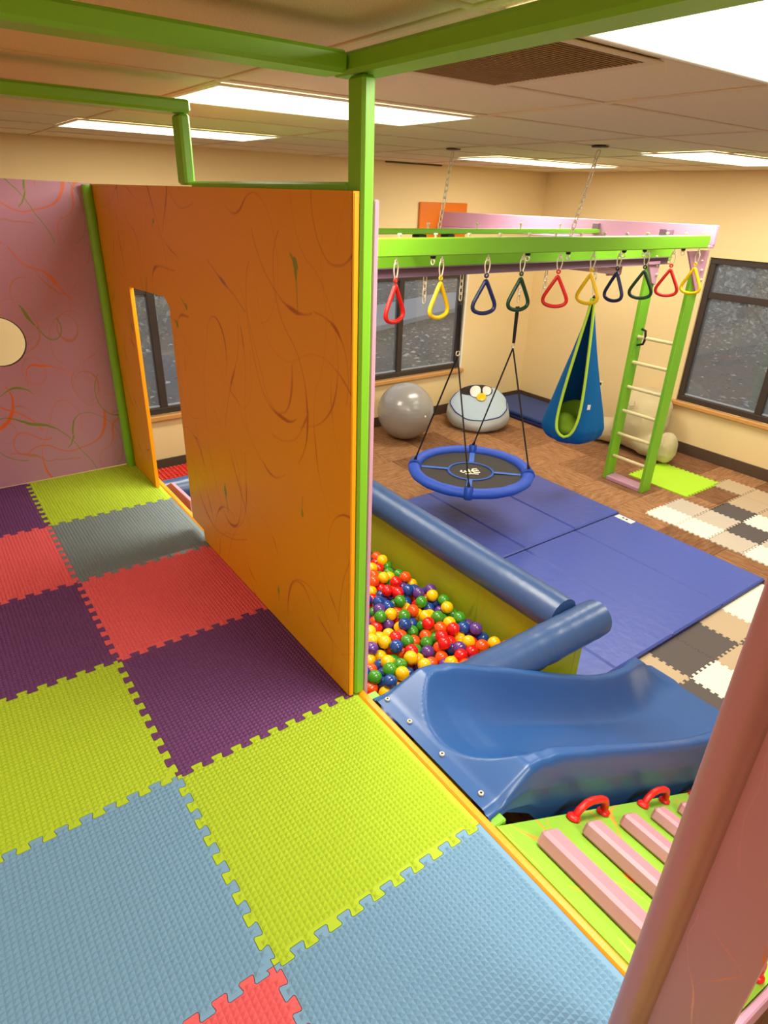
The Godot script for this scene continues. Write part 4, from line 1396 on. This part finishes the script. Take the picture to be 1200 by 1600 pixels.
func floor_things():
	var m1 := gym_mat(2.0, 4.455, -2.70, -1.468, "blue folding gym mat under the round disc swing")
	var m2 := gym_mat(1.99, 4.42, -1.455, -0.16, "blue folding gym mat with a white label, in front of the other")
	var lb := part(m2, "mat_label", box(Vector3(0.17, 0.002, 0.07), 0.0005, Basis(Vector3.UP, PI / 2)), M.white, Vector3(4.36 - 3.205, 0.045, -1.345 + 0.8075), "white printed label")
	for k in 2: part(lb, "label_mark", box(Vector3(0.02, 0.001, 0.02), 0.0004), M.rubber, Vector3(0.005, 0.0013, -0.02 + k * 0.035))
	# checkered foam tiles beyond and in front of the mats
	var y := FLOOR + 0.010
	var T := 0.29
	var spec := [
		["lime_big", 0, 0, ""],
	]
	foam("floor_foam_tile", M.floor_lime, Vector2(0.62, 0.65), Vector2(5.36, -2.0), y, 0.010, [1, 1, 1, 0], 12, 0.010, 0, "lime green foam tile on the carpet behind the ladder foot", "foam tiles on the carpet")
	var X := 4.70
	var Z := -1.36
	var far := [
		["white_tile", 0, 0, "white foam tile at the corner nearest the ladder and gym mat"], ["white_tile", 0, 1, "second white foam tile along the gym mat's far edge"],
		["grey_tile", 1, 0, "light grey foam tile behind the corner white one"], ["grey_tile", 1, 1, "light grey foam tile touching the two dark ones"],
		["grey_tile", 0, 2, "light grey foam tile along the gym mat between two white ones"], ["dark_tile", 2, 1, "dark grey foam tile beside the bare carpet gap"],
		["dark_tile", 1, 2, "dark grey foam tile between the grey and white tiles"], ["white_tile", 2, 2, "white foam tile between the two dark ones on the wall side"],
		["tan_tile", 3, 1, "tan foam tile behind the dark one by the carpet gap"], ["tan_tile", 4, 0, "tan foam tile touching the lime green tile's corner"],
		["tan_tile", 4, 1, "tan foam tile nearest the window wall"], ["white_tile", 0, 3, "white foam tile at the gym mat's right corner"],
		["grey_tile", 1, 3, "light grey foam tile in front of a dark one, beside the mauve rail"], ["tan_tile", 3, 2, "tan foam tile on the wall side of a white one"],
	]
	for q in far:
		foam("floor_foam_tile", M[q[0]], Vector2(T, T), Vector2(X + q[1] * T, Z + q[2] * 0.2967), y, 0.010, [1, 1, 1, 1], 6, 0.009, 0, q[3], "foam tiles on the carpet")
	var X2 := 2.36
	var Z2 := -0.17
	var front := [
		["tan_tile", 0, 0, "tan foam tile half under the slide's end"], ["tan_tile", 1, 0, "tan foam tile showing between the slide's end and gym mat"],
		["dark_tile", 2, 0, "dark grey foam tile at the gym mat's edge, left of a pair"], ["dark_tile", 3, 0, "dark grey foam tile at the gym mat's edge, right of a pair"],
		["tan_tile", 4, 0, "tan foam tile right of the dark pair at the gym mat"], ["white_tile", 5, 0, "white foam tile at the gym mat edge, next to a tan one"],
		["white_tile", 6, 0, "white foam tile at the gym mat's near right corner"], ["dark_tile", 1, 1, "dark grey foam tile at the tip of the slide"],
		["white_tile", 2, 1, "cream white foam tile in front of the dark pair"], ["tan_tile", 3, 1, "tan foam tile beside the mauve rail, in front of the dark pair"],
		["dark_tile", 4, 1, "dark grey foam tile hidden mostly behind the mauve rail"],
	]
	for q in front:
		foam("floor_foam_tile", M[q[0]], Vector2(0.2875, 0.285), Vector2(X2 + q[1] * 0.2875, Z2 + q[2] * 0.285), y, 0.010, [1, 1, 1, 1], 6, 0.009, 0, q[3], "foam tiles on the carpet")
	# exercise ball
	var yb := thing("exercise_ball", "large silver grey exercise ball under the back window", "exercise ball", Vector3(4.04, FLOOR, -4.12))
	var pr := []
	var R := 0.322
	for k in 65:
		var a := -PI / 2 + PI * k / 64.0
		var gro := 0.0014 * (1.0 if k % 3 == 0 else 0.0) if k > 8 and k < 56 else 0.0
		pr.append(Vector2(maxf(cos(a) * (R + gro), 0.0), R + sin(a) * R))
	part(yb, "ball_skin", lathe(pr, 48), M.silver)
	part(yb, "valve_plug", spin(lathe([Vector2(0.012, -0.002), Vector2(0.011, 0.003), Vector2(0.0, 0.004)], 10), Transform3D(Basis(Vector3.RIGHT, 1.15), Vector3.ZERO)), M.white, Vector3(0.03, R + 0.02, R * 0.995))
	bean_bag(Vector3(5.12, FLOOR, -4.03))
	# folded mat in the corner
	var cm := thing("folded_mat", "dark blue folded mat lying in the room corner behind the pod swing", "gym mat", Vector3(6.05, FLOOR, -3.98))
	for k in 2: part(cm, "mat_layer", box(Vector3(0.70, 0.046, 1.12), 0.012), M.navy if k == 1 else M.gym_side, Vector3(0, 0.024 + k * 0.048, 0))
	part(cm, "carry_loop", tube([Vector3(-0.34, 0.075, -0.2), Vector3(-0.40, 0.07, -0.18), Vector3(-0.41, 0.06, -0.1), Vector3(-0.34, 0.075, -0.06)], 0.008, 6), M.navy)
	# big plush animal slumped in the corner behind the ladder
	var pl := thing("plush_bear", "big cream plush bear slumped against the right wall behind the ladder", "plush toy", Vector3(6.0, FLOOR, -2.45))
	part(pl, "plush_body", blob([[Vector3(0.10, 0.34, 0.02), Vector3(0.26, 0.34, 0.30)], [Vector3(0.2, 0.5, -0.02), Vector3(0.22, 0.2, 0.30)], [Vector3(0.05, 0.16, -0.2), Vector3(-0.06, 0.13, -0.66), 0.15, 0.13], [Vector3(0.0, 0.14, 0.2), Vector3(-0.03, 0.16, 0.42), 0.13, 0.12], [Vector3(-0.06, 0.2, 0.47), Vector3(0.12, 0.17, 0.11)], [Vector3(-0.06, 0.15, -0.72), Vector3(0.13, 0.15, 0.1)]], Vector3(-0.4, 0.0, -1.0), Vector3(0.46, 0.95, 0.75), 0.025, 0.06, 0.012), M.plush)
	part(pl, "stitched_mark", join([tube([Vector3(-0.13, 0.56, -0.04), Vector3(-0.145, 0.545, 0.0), Vector3(-0.135, 0.56, 0.05)], 0.006, 5), tube([Vector3(-0.12, 0.60, 0.03), Vector3(-0.135, 0.575, 0.045)], 0.006, 5)]), M.tan_tile)
	# things seen low through the orange doorway
	var rm := thing("red_mat_stack", "bright red bumpy foam mat on dark mats, seen low through the orange doorway", "foam mat", Vector3(1.45, FLOOR, -4.28))
	part(rm, "dark_layer", box(Vector3(0.6, 0.06, 0.36), 0.008), M.plum, Vector3(0, 0.03, 0))
	var bm := new_st()
	add_box(bm, Vector3(0, 0.075, 0), Vector3(0.58, 0.03, 0.33), 0.008)
	for j in 8:
		for i in 14: add_box(bm, Vector3(-0.26 + i * 0.04, 0.094, -0.14 + j * 0.04), Vector3(0.026, 0.014, 0.026), 0.008)
	part(rm, "bumpy_top", bm.commit(), M.red)
	# dark strip where the ceiling edge trim is missing
	var gp := struct("trim_1")
	part(gp, "edge_gap", box2(Vector3(4.0, CEIL - 0.012, WB), Vector3(4.75, CEIL - 0.0, WB + 0.02), 0.002), M.base)

func bean_bag(at: Vector3):
	var t := thing("bean_bag", "pale blue plush bean bag with dark piping and a black patch", "bean bag", at)
	var away := Vector2(at.x + 0.3, at.z - 1.36).normalized()
	var warp := func(p: Vector3) -> Vector3:
		var d := p.x * away.x + p.z * away.y
		var k := p.y / 0.30
		return Vector3(p.x, p.y * 1.0 + k * (d * 0.42 + 0.05), p.z)
	var ring := func(r: float, y: float, n: int) -> PackedVector3Array:
		var row := PackedVector3Array()
		for i in n:
			var a := TAU * i / n
			var w := 1.0 + 0.02 * sin(a * 5.0 + y * 9.0) + 0.012 * sin(a * 11.0)
			row.append(warp.call(Vector3(cos(a) * r * w, y, -sin(a) * r * w)))
		return row
	var rows := []
	for q in [[0.0, 0.0], [0.27, 0.0], [0.335, 0.02], [0.37, 0.07], [0.385, 0.13], [0.375, 0.19], [0.345, 0.235]]: rows.append(ring.call(q[0], q[1], 40))
	part(t, "bag_body", grid(rows, true, false), M.bean)
	rows = []
	for q in [[0.343, 0.237], [0.30, 0.272], [0.23, 0.296], [0.12, 0.304], [0.0, 0.302]]: rows.append(ring.call(q[0], q[1], 40))
	part(t, "seat_top", grid(rows, true, false), M.bean_top)
	var pp := []
	for v in ring.call(0.347, 0.237, 40): pp.append(v)
	part(t, "piping", tube(pp, 0.007, 6, true), M.navy)
	# cloth patches on the seat: plain shapes in black, white and orange
	var side := Vector2(-away.y, away.x)
	var top := func(u: float, v: float, lift: float) -> Vector3:
		var p := side * u + away * v
		var r := p.length()
		var y := 0.304 - 0.9 * maxf(r - 0.12, 0.0) * maxf(r - 0.12, 0.0) * 1.3
		return warp.call(Vector3(p.x, y, p.y)) + Vector3(0, lift, 0)
	var patch := func(cu: float, cv: float, ru: float, rv: float, lift: float, pw: float) -> ArrayMesh:
		var rw := []
		for j in 7:
			var f := j / 6.0
			var row := PackedVector3Array()
			for i in 24:
				var a := TAU * i / 24.0
				var c := cos(a)
				var s := sin(a)
				var sh := pow(absf(c), pw) * signf(c)
				var sv := pow(absf(s), pw) * signf(s)
				row.append(top.call(cu + sh * ru * f, cv + sv * rv * f, lift * (1.0 - 0.6 * f * f) + 0.002))
			rw.append(row)
		return grid(rw, true, false, true)
	part(t, "black_patch", patch.call(-0.05, 0.14, 0.2, 0.13, 0.014, 0.6), M.black)
	part(t, "white_patch", patch.call(-0.06, 0.08, 0.065, 0.11, 0.034, 0.9), M.white)
	part(t, "white_patch", patch.call(0.08, 0.11, 0.055, 0.09, 0.034, 0.9), M.white)
	part(t, "orange_patch", patch.call(0.02, -0.02, 0.06, 0.07, 0.036, 1.0), M.yellow)
